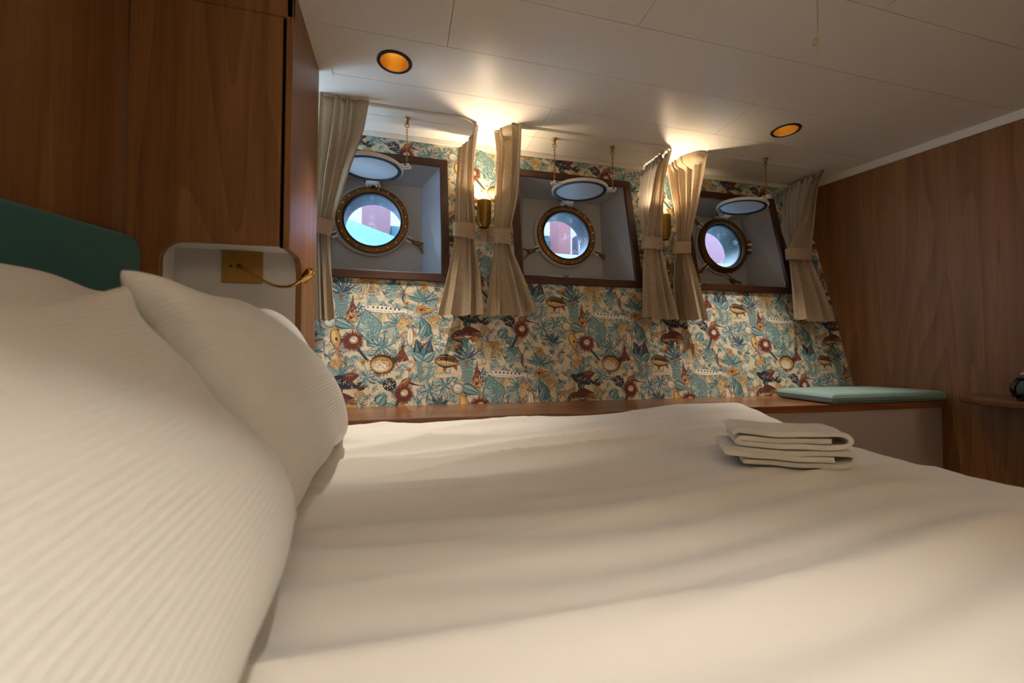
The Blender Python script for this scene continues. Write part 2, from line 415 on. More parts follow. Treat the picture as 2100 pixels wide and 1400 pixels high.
def rosette(c, n, L, W, cols, dark='dteal', light='pale'):
    for i in range(n): leaf(c, 2*pi*i/n+R.uniform(-.15, .15), L*R.uniform(.8, 1.1), W, R.choice(cols), dark, light, R.uniform(-.3, .3))
def flower(c, r, col='ochre', dark='maroon', n=9):
    for i in range(n):
        a = 2*pi*i/n+R.uniform(-.1, .1); leaf(c, a, r, r*.55, col if i % 3 else 'yellow', dark, None)
    ell(c, r*.3, r*.25, 0, dark, 8)
def lion(c, r, stalk=None):
    if stalk: stroke(curve(c, stalk, r*2.1, .15), r*.24, 'slate'); stroke(curve(c, stalk, r*2.1, .15), r*.09, 'navy')
    for i in range(34):
        a = 2*pi*i/34; l = r*R.uniform(.86, 1.08)
        poly([rotp((r*.45, -r*.1), a, c), rotp((l, 0), a+R.uniform(-.05, .05), c), rotp((r*.45, r*.1), a, c)], 'maroon' if i % 5 else 'rust')
    ell(c, r*.66, r*.6, 0, 'maroon', 18); ell((c[0]+r*.08, c[1]+r*.1), r*.36, r*.33, .3, 'tan', 12); ell((c[0]+r*.08, c[1]+r*.14), r*.26, r*.23, .3, 'pale', 12)
    for i in range(6): stroke([rotp((r*.1, 0), i*.5, (c[0], c[1]+r*.1)), rotp((r*.3, 0), i*.5, (c[0], c[1]+r*.1))], r*.04, 'brown')
def puffer(c, r):
    for i in range(22):
        a = 2*pi*i/22; poly([rotp((r*.9, -r*.05), a, c), rotp((r*1.14, 0), a, c), rotp((r*.9, r*.05), a, c)], 'brown')
    leaf((c[0]+r*.8, c[1]+r*.2), .5, r*.7, r*.4, 'brown', 'navy'); ell(c, r*1.02, r*.84, 0, 'brown', 18); ell((c[0]-r*.06, c[1]-r*.08), r*.92, r*.68, 0, 'tan', 18)
    ell((c[0]-r*.12, c[1]-r*.16), r*.74, r*.5, 0, 'yellow', 16); ell((c[0]-r*.14, c[1]-r*.28), r*.55, r*.3, 0, 'pale', 14)
    for i in range(26):
        a = R.uniform(0, 2*pi); q = sqrt(R.random())*.8; ell((c[0]+r*q*cos(a), c[1]+r*q*.7*sin(a)), r*.05, r*.045, 0, 'brown', 6)
    ell((c[0]-r*.55, c[1]+r*.12), r*.11, r*.11, 0, 'pale', 8); ell((c[0]-r*.55, c[1]+r*.12), r*.06, r*.06, 0, 'navy', 8)
def longfish(c, L, a, body='pale', spot='navy', dark='brown'):
    P = [(-.5, .0), (-.46, .05), (-.3, .085), (-.05, .09), (.25, .06), (.42, .025), (.5, .07), (.5, -.07), (.42, -.025), (.25, -.06), (-.05, -.085), (-.3, -.08), (-.46, -.04)]
    for k, cc in ((1.08, dark), (1.0, body)):
        q = [rotp((x*L*(1+(k-1)*.3), y*L*k), a, c) for x, y in P]
        poly([q[0], q[1], q[12]], cc); poly([q[1], q[2], q[11], q[12]], cc); poly([q[2], q[3], q[10], q[11]], cc); poly([q[3], q[4], q[9], q[10]], cc); poly([q[4], q[5], q[8], q[9]], cc); poly([q[5], q[6], q[7], q[8]], cc)
    for i in range(7): ell(rotp(((-.3+.1*i)*L, .035*L), a, c), L*.022, L*.028, a, spot, 7)
    for i in range(9): stroke([rotp(((-.4+.09*i)*L, -.03*L), a, c), rotp(((-.36+.09*i)*L, -.05*L), a, c)], L*.008, dark)
    ell(rotp((-.42*L, .015*L), a, c), L*.018, L*.018, 0, 'navy', 7)
def brownfish(c, L, a, body='tan', back='brown'):
    for q in (.35, -.35): leaf(rotp((.42*L, 0), a, c), a+q, L*.30, L*.12, 'rust', 'brown', 'tan')
    for i in range(9): leaf(rotp(((-.22+.065*i)*L, .12*L), a, c), a+pi/2-.5, L*.16, L*.035, back, 'ink')
    leaf(rotp((-.12*L, -.14*L), a, c), a-1.9, L*.26, L*.10, 'rust', 'maroon'); leaf(rotp((.2*L, -.12*L), a, c), a-1.2, L*.2, L*.08, 'rust', 'maroon')
    leaf(rotp((-.55*L, 0), a, c), a, L*1.02, L*.38, body, 'ink'); leaf(rotp((-.48*L, .045*L), a, c), a+.02, L*.9, L*.16, back, 'ink', None); leaf(rotp((-.45*L, -.05*L), a, c), a, L*.75, L*.10, 'yellow', body)
    for i in range(7): stroke(curve(rotp(((-.22+.09*i)*L, -.11*L), a, c), a+1.7, L*.2, -.5, 4), L*.012, 'ink')
    stroke(curve(rotp((-.30*L, -.10*L), a, c), a+1.9, L*.2, -.8, 4), L*.016, 'ink')
    ell(rotp((-.40*L, .03*L), a, c), L*.026, L*.026, 0, 'pale', 8); ell(rotp((-.40*L, .03*L), a, c), L*.014, L*.014, 0, 'navy', 6)
def rayfish(c, L, a):
    P = [(0, .52), (.12, .40), (.28, .22), (.42, .06), (.36, -.08), (.24, -.24), (.10, -.40), (0, -.52), (-.10, -.40), (-.24, -.24), (-.36, -.08), (-.42, .06), (-.28, .22), (-.12, .40)]
    for k, cc in ((1.06, 'dteal'), (1.0, 'teal')):
        for q in range(14): poly([c]+[rotp((P[(q+e) % 14][0]*L*k*.78, P[(q+e) % 14][1]*L*k), a, c) for e in (0, 1)], cc)
    for q in range(7, 13): poly([rotp((-.02*L, 0), a, c)]+[rotp((P[q+e][0]*L*.7, P[q+e][1]*L*.9), a, c) for e in (0, 1)], 'ltteal' if q % 2 else 'teal')
    for i in range(9): stroke([rotp((0, -.4*L), a, c), rotp(((-.34+.085*i)*L*.8, (.1+.3*(1-abs(i-4)/4))*L), a, c)], L*.008, 'dteal')
    for i in range(26): ell(rotp((R.uniform(-.26, .26)*L*.8, R.uniform(-.25, .28)*L), a, c), L*.014, L*.014, 0, 'pale', 6)
def squid(c, L, a):
    ell(c, L*.3, L*.16, a, 'brown', 14); ell(c, L*.285, L*.14, a, 'ochre', 14); ell(rotp((.03*L, .03*L), a, c), L*.2, L*.07, a, 'yellow', 12); ell(rotp((-.05*L, -.02*L), a, c), L*.06, L*.04, a, 'brown', 8)
    for i in range(7):
        s = rotp((-.28*L, (-.09+.03*i)*L), a, c); stroke(curve(s, a+pi+(-.6+.2*i), L*.45, R.uniform(-1.2, 1.2)), L*.045, 'tan', True); stroke(curve(s, a+pi+(-.6+.2*i), L*.42, R.uniform(-1.2, 1.2)), L*.012, 'rust')
def crustacean(c, L, a):
    for s in (-1, 1):
        for i in range(4): stroke(curve(rotp((.02*L, 0), a, c), a+s*(1.0+.35*i), L*.4, s*.8), L*.014, 'maroon')
        stroke(curve(rotp((.2*L, 0), a, c), a+s*.5, L*.38, s*.3), L*.035, 'maroon'); leaf(rotp((.5*L, s*.2*L), a, c), a+s*.2, L*.22, L*.09, 'rust', 'maroon')
        stroke(curve(rotp((.2*L, 0), a, c), a+s*.25, L*.6, s*1.0), L*.008, 'ink')
    ell(rotp((.1*L, 0), a, c), L*.16, L*.07, a, 'maroon', 10); ell(rotp((.1*L, 0), a, c), L*.12, L*.045, a, 'rust', 10)
    leaf(rotp((0, 0), a, c), a+pi, L*.5, L*.15, 'slate', 'navy', 'ltteal')
    for i in range(5): stroke([rotp(((-.08-.07*i)*L, -.05*L), a, c), rotp(((-.08-.07*i)*L, .05*L), a, c)], L*.012, 'navy')
def coral(c, L, a, col='rust', depth=3):
    p = curve(c, a, L, R.uniform(-.4, .4), 3); stroke(p, L*.13, col, False)
    if depth:
        for s in (-1, 1): coral(p[2], L*.7, a+s*R.uniform(.35, .7), col, depth-1)
    else: ell(p[-1], L*.14, L*.14, 0, col, 6)
def berries(c, L, a, col='maroon'):
    stroke(curve(c, a, L, .2), L*.05, 'brown')
    for i, p in enumerate(curve(c, a, L, .2, 13)):
        w = L*.13*(1-i/15)
        for s in (-1, 0, 1): ell((p[0]+R.uniform(-.1, .1)*w-sin(a)*s*w*.9, p[1]+cos(a)*s*w*.9), w*.5, w*.6, 0, col if (i+s) % 4 else 'rust', 7)
def kelp(c, L, a):
    stroke(curve(c, a, L, .25, 8), L*.13, 'dteal'); stroke(curve(c, a, L, .25, 8), L*.10, 'teal'); stroke(curve(c, a, L, .25, 8), L*.03, 'ltteal')
    for i, p in enumerate(curve(c, a, L, .25, 8)[1:-1]):
        for s in (-1, 1): leaf(p, a+s*.8, L*.2, L*.08, 'teal', 'dteal', 'ltteal')
def jelly(c, L, a):
    for i in range(13):
        s = (-.5+i/12)
        stroke(curve(rotp((s*L*.25, 0), a, c), a-pi/2+s*1.6, L*(.8-abs(s)*.4), R.uniform(-.9, .9), 7), L*.05, 'tan' if i % 2 else 'yellow', False)
        stroke(curve(rotp((s*L*.25, 0), a, c), a-pi/2+s*1.6, L*(.8-abs(s)*.4), R.uniform(-.9, .9), 7), L*.012, 'brown')
    for i in range(7):
        q = rotp(((-.42+.14*i)*L, -.66*L), a, c); ell(q, L*.08, L*.05, 0, 'brown', 9); ell(q, L*.065, L*.036, 0, 'cream', 9)
    ell(c, L*.24, L*.14, a, 'brown', 12); ell(c, L*.22, L*.12, a, 'tan', 12)
def dotfish(c, L, a):
    leaf(rotp((-.1*L, -.1*L), a, c), a-1.2, L*.4, L*.2, 'dteal', 'navy', 'teal'); leaf(rotp((-.5*L, 0), a, c), a, L, L*.34, 'navy', 'ink'); leaf(rotp((.4*L, 0), a, c), a+.5, L*.35, L*.2, 'brown', 'navy'); leaf(rotp((-.05*L, .1*L), a, c), a+.6, L*.5, L*.24, 'maroon', 'brown', 'rust')
    for i in range(26): ell(rotp((R.uniform(-.36, .36)*L, R.uniform(-.08, .08)*L), a, c), L*.013, L*.013, 0, 'pale', 6)
def wheel(c, r, col='navy', mid='pale'):
    for i in range(16): ell(rotp((r*.8, 0), 2*pi*i/16, c), r*.22, r*.2, 0, col, 8)
    ell(c, r*.78, r*.78, 0, col, 16)
    for i in range(22):
        a = R.uniform(0, 6.28); q = sqrt(R.random())*.85*r; ell((c[0]+q*cos(a), c[1]+q*sin(a)), r*.09, r*.07, a, mid, 6)
    ell(c, r*.28, r*.28, 0, 'tan', 10)
def snail(c, r):
    for i in range(14): leaf(c, 2*pi*i/14, r*1.5, r*.4, 'ochre', 'tan')
    ell(c, r, r, 0, 'brown', 16); ell(c, r*.92, r*.92, 0, 'ltteal', 16); ell((c[0]-r*.1, c[1]+r*.1), r*.6, r*.6, 0, 'pale', 14); stroke(curve((c[0]-r*.5, c[1]), .4, r*1.2, -1.2), r*.08, 'teal')
def clump(c, r, cols, n=14):
    for i in range(n):
        a = R.uniform(0, 6.28); q = sqrt(R.random())*r; p = (c[0]+q*cos(a), c[1]+q*sin(a)*.8); ell(p, r*.3, r*.27, 0, 'dteal', 8); ell(p, r*.26, r*.23, 0, R.choice(cols), 8); ell((p[0]-r*.06, p[1]+r*.08), r*.1, r*.07, 0, 'pale', 6)
PX, PZ = .63, .67
def W2(px, py): p = onwall(px, py); return (p.x, p.z)
# background of the print: ochre washes, then foliage
for i in range(30): 
    c = (R.uniform(-.34, .3), R.uniform(.53, 1.2)); ell(c, R.uniform(.02, .045), R.uniform(.015, .04), R.uniform(0, 3), R.choice(['yellow', 'ochre', 'tan', 'pale', 'ltteal', 'ltteal']), 12)
    for k in range(7): stroke([(c[0]-.03+.009*k, c[1]-.03), (c[0]-.026+.009*k, c[1]+.03)], .0014, R.choice(['tan', 'ochre', 'teal']))
TEALS = ['ltteal', 'teal', 'mteal', 'ltteal']
for i in range(17):
    for j in range(17):
        c = (-.34+.63*(i+R.uniform(.1, .9))/17, .53+.67*(j+R.uniform(.1, .9))/17)
        k = R.random()
        if k < .72: spray(c, R.choice([3, 4, 5, 6]), R.uniform(.026, .050), R.uniform(.007, .013), R.uniform(0, 6.28), R.uniform(1.2, 3.2), TEALS if R.random() < .85 else ['ochre', 'tan', 'yellow'], R.choice(['dteal', 'dteal', 'mteal', 'ink']))
        elif k < .82: coral(c, .014, R.uniform(0, 6.28), R.choice(['rust', 'ochre', 'maroon', 'tan']))
        elif k < .92: clump(c, .018, TEALS, 8)
        else: flower(c, .014, R.choice(['ochre', 'rust', 'yellow', 'pale']))
# hero motifs placed as on the visible drop of paper
rosette(W2(703, 597), 9, .062, .022, ['slate', 'mteal', 'slate'], 'navy', 'ltteal')
kelp(W2(705, 655), .15, 1.5)
jelly(W2(757, 572), .12, 0)
spray(W2(805, 590), 6, .05, .02, pi/2, 3.0, ['mteal', 'teal'], 'dteal', 'ltteal')
spray(W2(867, 618), 11, .085, .014, pi/2, 2.6, ['mteal', 'teal', 'ltteal']); flower(W2(868, 590), .026, 'ochre', 'rust', 12)
crustacean(W2(828, 604), .10, pi/2)
berries(W2(718, 645), .10, 1.35); berries(W2(733, 640), .06, 1.9)
longfish(W2(792, 635), .215, -.07)
clump(W2(738, 640), .035, ['teal', 'mteal', 'slate'], 10)
flower(W2(720, 651), .034, 'ochre', 'maroon', 10); berries(W2(740, 655), .06, -.5)
flower(W2(864, 635), .034, 'ochre', 'maroon', 9); leaf(W2(870, 640), .35, .075, .02, 'ochre', 'brown', 'yellow')
rayfish(W2(758, 672), .185, .25)
leaf(W2(684, 655), -.4, .11, .045, 'teal', 'dteal', 'ltteal'); stroke([W2(690, 650), W2(735, 672)], .002, 'dteal')
squid(W2(688, 692), .155, pi/2+.2)
flower(W2(823, 664), .032, 'yellow', 'tan', 11); spray(W2(812, 665), 6, .06, .014, 2.2, 2.0, ['mteal', 'teal'])
leaf(W2(878, 690), 1.9, .12, .05, 'mteal', 'dteal', 'teal'); leaf(W2(862, 692), 1.2, .09, .03, 'teal', 'dteal', 'ltteal')
ell(W2(841, 690), .017, .05, 0, 'brown', 14); ell(W2(841, 690), .015, .046, 0, 'pale', 14); stroke([W2(841, 670), W2(841, 705)], .003, 'ochre'); wheel(W2(836, 668), .007); wheel(W2(846, 668), .007)
for k in range(7): stroke(curve(W2(841, 668), pi/2-.6+.2*k, .05, R.uniform(-.5, .5)), .006, 'tan', True)
lion(W2(723, 699), .060, -1.0); coral(W2(744, 738), .02, -.3, 'ochre')
coral(W2(808, 698), .024, .8, 'rust'); coral(W2(720, 760), .022, .6, 'rust')
rosette(W2(784, 712), 13, .075, .018, ['teal', 'ltteal', 'mteal'])
for k in range(3): berries(W2(815+k*9, 738), .10-.012*k, 1.1+.35*k)
puffer(W2(784, 746), .058)
leaf(W2(869, 740), 1.9, .12, .06, 'slate', 'navy', 'mteal'); leaf(W2(869, 740), 1.3, .12, .06, 'slate', 'navy', 'mteal'); leaf(W2(869, 740), 2.5, .08, .04, 'teal', 'dteal', 'ltteal'); leaf(W2(869, 740), .7, .08, .04, 'teal', 'dteal', 'ltteal'); flower(W2(869, 708), .014, 'maroon', 'navy', 7)
kelp(W2(861, 785), .11, 1.5); kelp(W2(874, 783), .09, 1.2)
brownfish(W2(923, 741), .145, -.12)
flower(W2(936, 717), .03, 'ochre', 'maroon', 9)
spray(W2(955, 735), 7, .09, .02, pi/2, 1.8, ['slate', 'mteal', 'teal'], 'navy'); kelp(W2(955, 785), .12, 1.6)
clump(W2(905, 702), .035, ['ltteal', 'pale', 'teal'], 12)
brownfish(W2(955, 688), .14, .1, 'rust', 'maroon'); spray(W2(960, 700), 6, .05, .016, 3.6, 2.2, ['mteal', 'dteal'], 'navy')
dotfish(W2(704, 784), .16, -.35)
spray(W2(694, 768), 9, .075, .014, 1.7, 2.6, ['mteal', 'teal', 'ltteal']); flower(W2(688, 745), .03, 'ochre', 'tan', 11)
rosette(W2(752, 775), 11, .055, .014, ['teal', 'ltteal', 'mteal'])
wheel(W2(799, 788), .033)
stroke(curve(W2(818, 790), .5, .07, -1.5, 8), .014, 'tan'); stroke(curve(W2(835, 782), -.5, .085, .4, 8), .012, 'brown', True); leaf(W2(822, 792), .7, .07, .03, 'rust', 'maroon', 'tan')
lion(W2(827, 808), .056, -2.2)
rosette(W2(880, 800), 11, .06, .014, ['teal', 'mteal', 'ltteal']); rosette(W2(912, 790), 12, .065, .014, ['mteal', 'teal', 'ltteal'])
snail(W2(939, 796), .028)
wheel(W2(738, 815), .03, 'tan', 'pale'); clump(W2(738, 822), .03, ['ltteal', 'teal', 'pale'], 10); coral(W2(748, 830), .014, 1.4, 'maroon')
leaf(W2(682, 812), -.1, .1, .03, 'maroon', 'brown', None); leaf(W2(775, 830), 1.0, .06, .05, 'teal', 'dteal', 'ltteal')
spray(W2(900, 835), 8, .07, .018, 1.5, 2.4, ['mteal', 'slate', 'dteal'], 'navy'); coral(W2(895, 826), .016, 1.2, 'maroon')
longfish(W2(915, 770), .12, .05, 'cream', 'tan', 'rust')
# fine engraved ink lines over everything
for i in range(900):
    p = (R.uniform(-.34, .29), R.uniform(.53, 1.2)); stroke(curve(p, R.uniform(0, 6.28), R.uniform(.008, .022), R.uniform(-1.5, 1.5), 4), R.uniform(.0008, .0015), R.choice(['ink', 'brown', 'dteal', 'dteal', 'pale', 'pale', 'tan']), True)
# replicate on the half-drop lattice and clip at the openings
# stacking order of overlapping printed shapes (a shape lies one hair above whatever it covers)
CELLS, LAYERS = {}, []
def cell_key(x, z):
    i = math.floor((x+.34)/PX); x -= i*PX; z += .335*i
    return (int((x+.34)/.004), int(((z-.53) % PZ)/.004))
for idx in TF:
    xs_ = [TV[k][0] for k in idx]; zs_ = [TV[k][1] for k in idx]
    ks = set()
    x = min(xs_)
    while x <= max(xs_)+.004:
        z = min(zs_)
        while z <= max(zs_)+.004: ks.add(cell_key(x, z)); z += .004
        x += .004
    l = 1+max((CELLS.get(q, 0) for q in ks), default=0)
    for q in ks: CELLS[q] = l
    LAYERS.append(l)
DV, DF, DM = [], [], []
LAY = .0016/max(LAYERS)
for i in range(-2, 6):
    for j in range(-3, 5):
        ox, oz = PX*i, -.335*i + PZ*j
        for f, (idx, ci) in enumerate(zip(TF, TC)):
            pts = [(TV[k][0]+ox, TV[k][1]+oz) for k in idx]
            cx = sum(p[0] for p in pts)/len(pts); cz = sum(p[1] for p in pts)/len(pts)
            if cx < XL+.4 or cx > 2.98 or cz < .515 or cz > CEIL: continue
            if cx > rwx(wallY(cz))+.01: continue
            skip = False
            for k in range(3):
                if WIN[k][0]-.02 < cx < WIN[k][1]+.02 and ZIN[k][0]-.02 < cz < ZIN[k][1]+.02: skip = True
            if skip: continue
            b = len(DV); off = .0003 + LAY*LAYERS[f]
            for (x, z) in pts: DV.append((x, wallY(z)-off, z))
            DF.append(tuple(range(b, b+len(pts)))); DM.append(ci)
me = bpy.data.meshes.new('wallpaper_print'); me.from_pydata(DV, [], DF)
for m in PM: me.materials.append(m)
me.polygons.foreach_set('material_index', DM)
wpo = bpy.data.objects.new('wallpaper_print', me); COL.objects.link(wpo); wpo.parent = wallpaper_base; wpo['kind'] = 'stuff'

# ---- wall trim at the ceiling
t = MB(); t.hexa([wp(XL, CEIL-.03, .001), wp(3.0, CEIL-.03, .001), wp(3.0, CEIL-.03, .014), wp(XL, CEIL-.03, .014), wp(XL, CEIL, .001), wp(3.0, CEIL, .001), wp(3.0, CEIL, .018), wp(XL, CEIL, .018)])
struct(t.build('trim_1', MT['trim'], bevel=.003), 'cream moulding between papered wall and ceiling')
t = MB(); y0, y1 = YN, wallY(CEIL)
a = lambda y, o, z: (rwx(y)-o, y, z)
t.hexa([a(y0, .002, CEIL-.045), a(y0, .016, CEIL-.045), a(y1, .016, CEIL-.045), a(y1, .002, CEIL-.045), a(y0, .002, CEIL), a(y0, .03, CEIL), a(y1, .03, CEIL), a(y1, .002, CEIL)])
struct(t.build('trim_2', MT['trim'], bevel=.003), 'cream moulding between right bulkhead and ceiling')

# ---- ceiling: backing slab and separate panels with open joints
ceil_o = MB().box((-1.0, YN-.05, CEIL+.30), (3.8, 2.75, CEIL+.33)).build('ceiling', MT['ceiling']); struct(ceil_o, 'cream ceiling of long foil-faced panels with dark joints')
ROWH = .298; GAP = .0022
DOWN = [(-.046, 1.857), (2.070, 1.865), (.28, -.230), (2.07, -.230)]
DR = .066
def panel(x0, x1, ya, yb, holes):
    mb = MB(); x0 += GAP/2; x1 -= GAP/2; ya += GAP/2; yb -= GAP/2
    cuts = []
    for (cx, cy) in holes:
        if x0 < cx-.1 and cx+.1 < x1 and ya < cy < yb: cuts.append((cx, cy))
    cuts.sort(); xc = x0
    z = CEIL
    for (cx, cy) in cuts:
        s0, s1 = cx-.1, cx+.1
        mb.add([(xc, ya, z), (s0, ya, z), (s0, yb, z), (xc, yb, z)], [(0, 1, 2, 3)])
        N = 48; inner = []; outer = []
        for j in range(N):
            t = 2*pi*(j+.5)/N; inner.append((cx+DR*cos(t), cy+DR*sin(t), z))
            dx, dy = cos(t), sin(t); k = 1e9
            if dx > 1e-9: k = min(k, (s1-cx)/dx)
            if dx < -1e-9: k = min(k, (s0-cx)/dx)
            if dy > 1e-9: k = min(k, (yb-cy)/dy)
            if dy < -1e-9: k = min(k, (ya-cy)/dy)
            outer.append((cx+dx*k, cy+dy*k, z))
        fs = [(j, (j+1) % N, N+(j+1) % N, N+j) for j in range(N)]
        b = inner+outer; mb.add(b, fs)
        # corner fillers
        for (qx, qy) in ((s0, ya), (s1, ya), (s1, yb), (s0, yb)):
            ang = atan2(qy-cy, qx-cx)
            js = sorted(range(N), key=lambda j: abs(((2*pi*(j+.5)/N-ang+pi) % (2*pi))-pi))[:2]
            mb.add([outer[js[0]], outer[js[1]], (qx, qy, z)], [(0, 1, 2)])
        xc = s1
    mb.add([(xc, ya, z), (x1, ya, z), (x1, yb, z), (xc, yb, z)], [(0, 1, 2, 3)])
    # upstanding edges of the panel
    for (p, q) in (((x0, ya), (x1, ya)), ((x1, ya), (x1, yb)), ((x1, yb), (x0, yb)), ((x0, yb), (x0, ya))):
        mb.add([(p[0], p[1], z), (q[0], q[1], z), (q[0], q[1], z+.012), (p[0], p[1], z+.012)], [(0, 1, 2, 3)])
    o = mb.build('ceiling_panel', MT['ceiling'], ceil_o)
    return o
JOINTS = {0: [.73], 1: [1.715], 2: [.165, 2.48], 3: [.86], 4: [1.676], 5: [.3, 2.4], 6: [1.2], 7: [.5, 2.6], 8: [1.5], 9: [1.2], 10: [1.2], 11: [2.1], 12: [.8]}
for k in range(13):
    ytop = 2.303-ROWH*k; ybot = ytop-ROWH
    if k == 0: rows = [(2.303, 2.60), (ybot, ytop)]
    else: rows = [(ybot, ytop)]
    for (ya, yb) in rows:
        if ya < YN-.1: ya = YN-.1
        if yb <= ya: continue
        e = [-1.0]+JOINTS[k]+[3.62]
        for q in range(len(e)-1):
            panel(e[q], e[q+1], ya, yb, DOWN)
# dark void above the joints
vb = MB(); 
for k in range(-1, 13):
    yb = 2.303-ROWH*k; ya = max(yb-ROWH, YN-.1)
    if k == -1: yb = 2.62; ya = 2.303
    if yb <= ya: continue
    cs = sorted([c for c in DOWN if ya < c[1] < yb]); x = -1.0
    for c in cs:
        vb.box((x, ya, CEIL+.013), (c[0]-.1, yb, CEIL+.02)); x = c[0]+.1
    vb.box((x, ya, CEIL+.013), (3.65, yb, CEIL+.02))
vb.build('ceiling_backing', MT['dark'], ceil_o)
# ceiling cover strip beside the wardrobe
t = MB(); t.box((-.372, YN, CEIL-.003), (-.316, 2.02, CEIL-.0005)); struct(t.build('trim_3', MT['ceiling'], bevel=.001), 'flat ceiling cover strip along the wardrobe side')

# ---- downlights
def downlight(cx, cy, label, power, size):
    t = tag(empty('downlight', (cx, cy, CEIL)), label, 'downlight', 'recessed ceiling downlights')
    MB().lathe([(DR-.004, -.001), (DR-.006, -.004), (DR+.006, -.005), (DR+.009, -.0005), (DR-.002, 0)], (cx, cy, CEIL), (0, 0, 1), 40).build('rim', MT['black'], t, True)
    MB().lathe([(DR-.004, 0), (DR-.007, .02), (DR-.018, .055), (DR-.030, .08)], (cx, cy, CEIL), (0, 0, 1), 40).build('reflector', MT['gold'], t, True)
    MB().lathe([(DR-.030, .08), (.001, .081)], (cx, cy, CEIL), (0, 0, 1), 40).build('lamp', MT['bulb'], t)
    MB().lathe([(DR-.001, .001), (DR-.001, .12), (.001, .121)], (cx, cy, CEIL), (0, 0, 1), 32).build('housing', MT['black'], t)
    ld = bpy.data.lights.new('downlight_lamp', 'SPOT'); ld.energy = power; ld.color = WARM if cy > 1 else (1.0, .93, .84); ld.spot_size = radians(size); ld.spot_blend = 1.0; ld.shadow_soft_size = .016
    lo = bpy.data.objects.new('downlight_lamp', ld); COL.objects.link(lo); lo.location = (cx, cy, CEIL+.03); lo.parent = t; lo.matrix_parent_inverse = t.matrix_world.inverted()
    return t
downlight(*DOWN[0], 'recessed ceiling downlight with gold reflector near the walnut wardrobe', P_DOWN, 69)
downlight(*DOWN[1], 'recessed ceiling downlight with gold reflector near the third porthole and right bulkhead', P_DOWN, 69)
downlight(*DOWN[2], 'recessed ceiling downlight above the bed, near the cream bulkhead, outside the view', P_NEAR, 71)
downlight(*DOWN[3], 'recessed ceiling downlight above the small wall table, outside the view', P_NEAR*.4, 71)

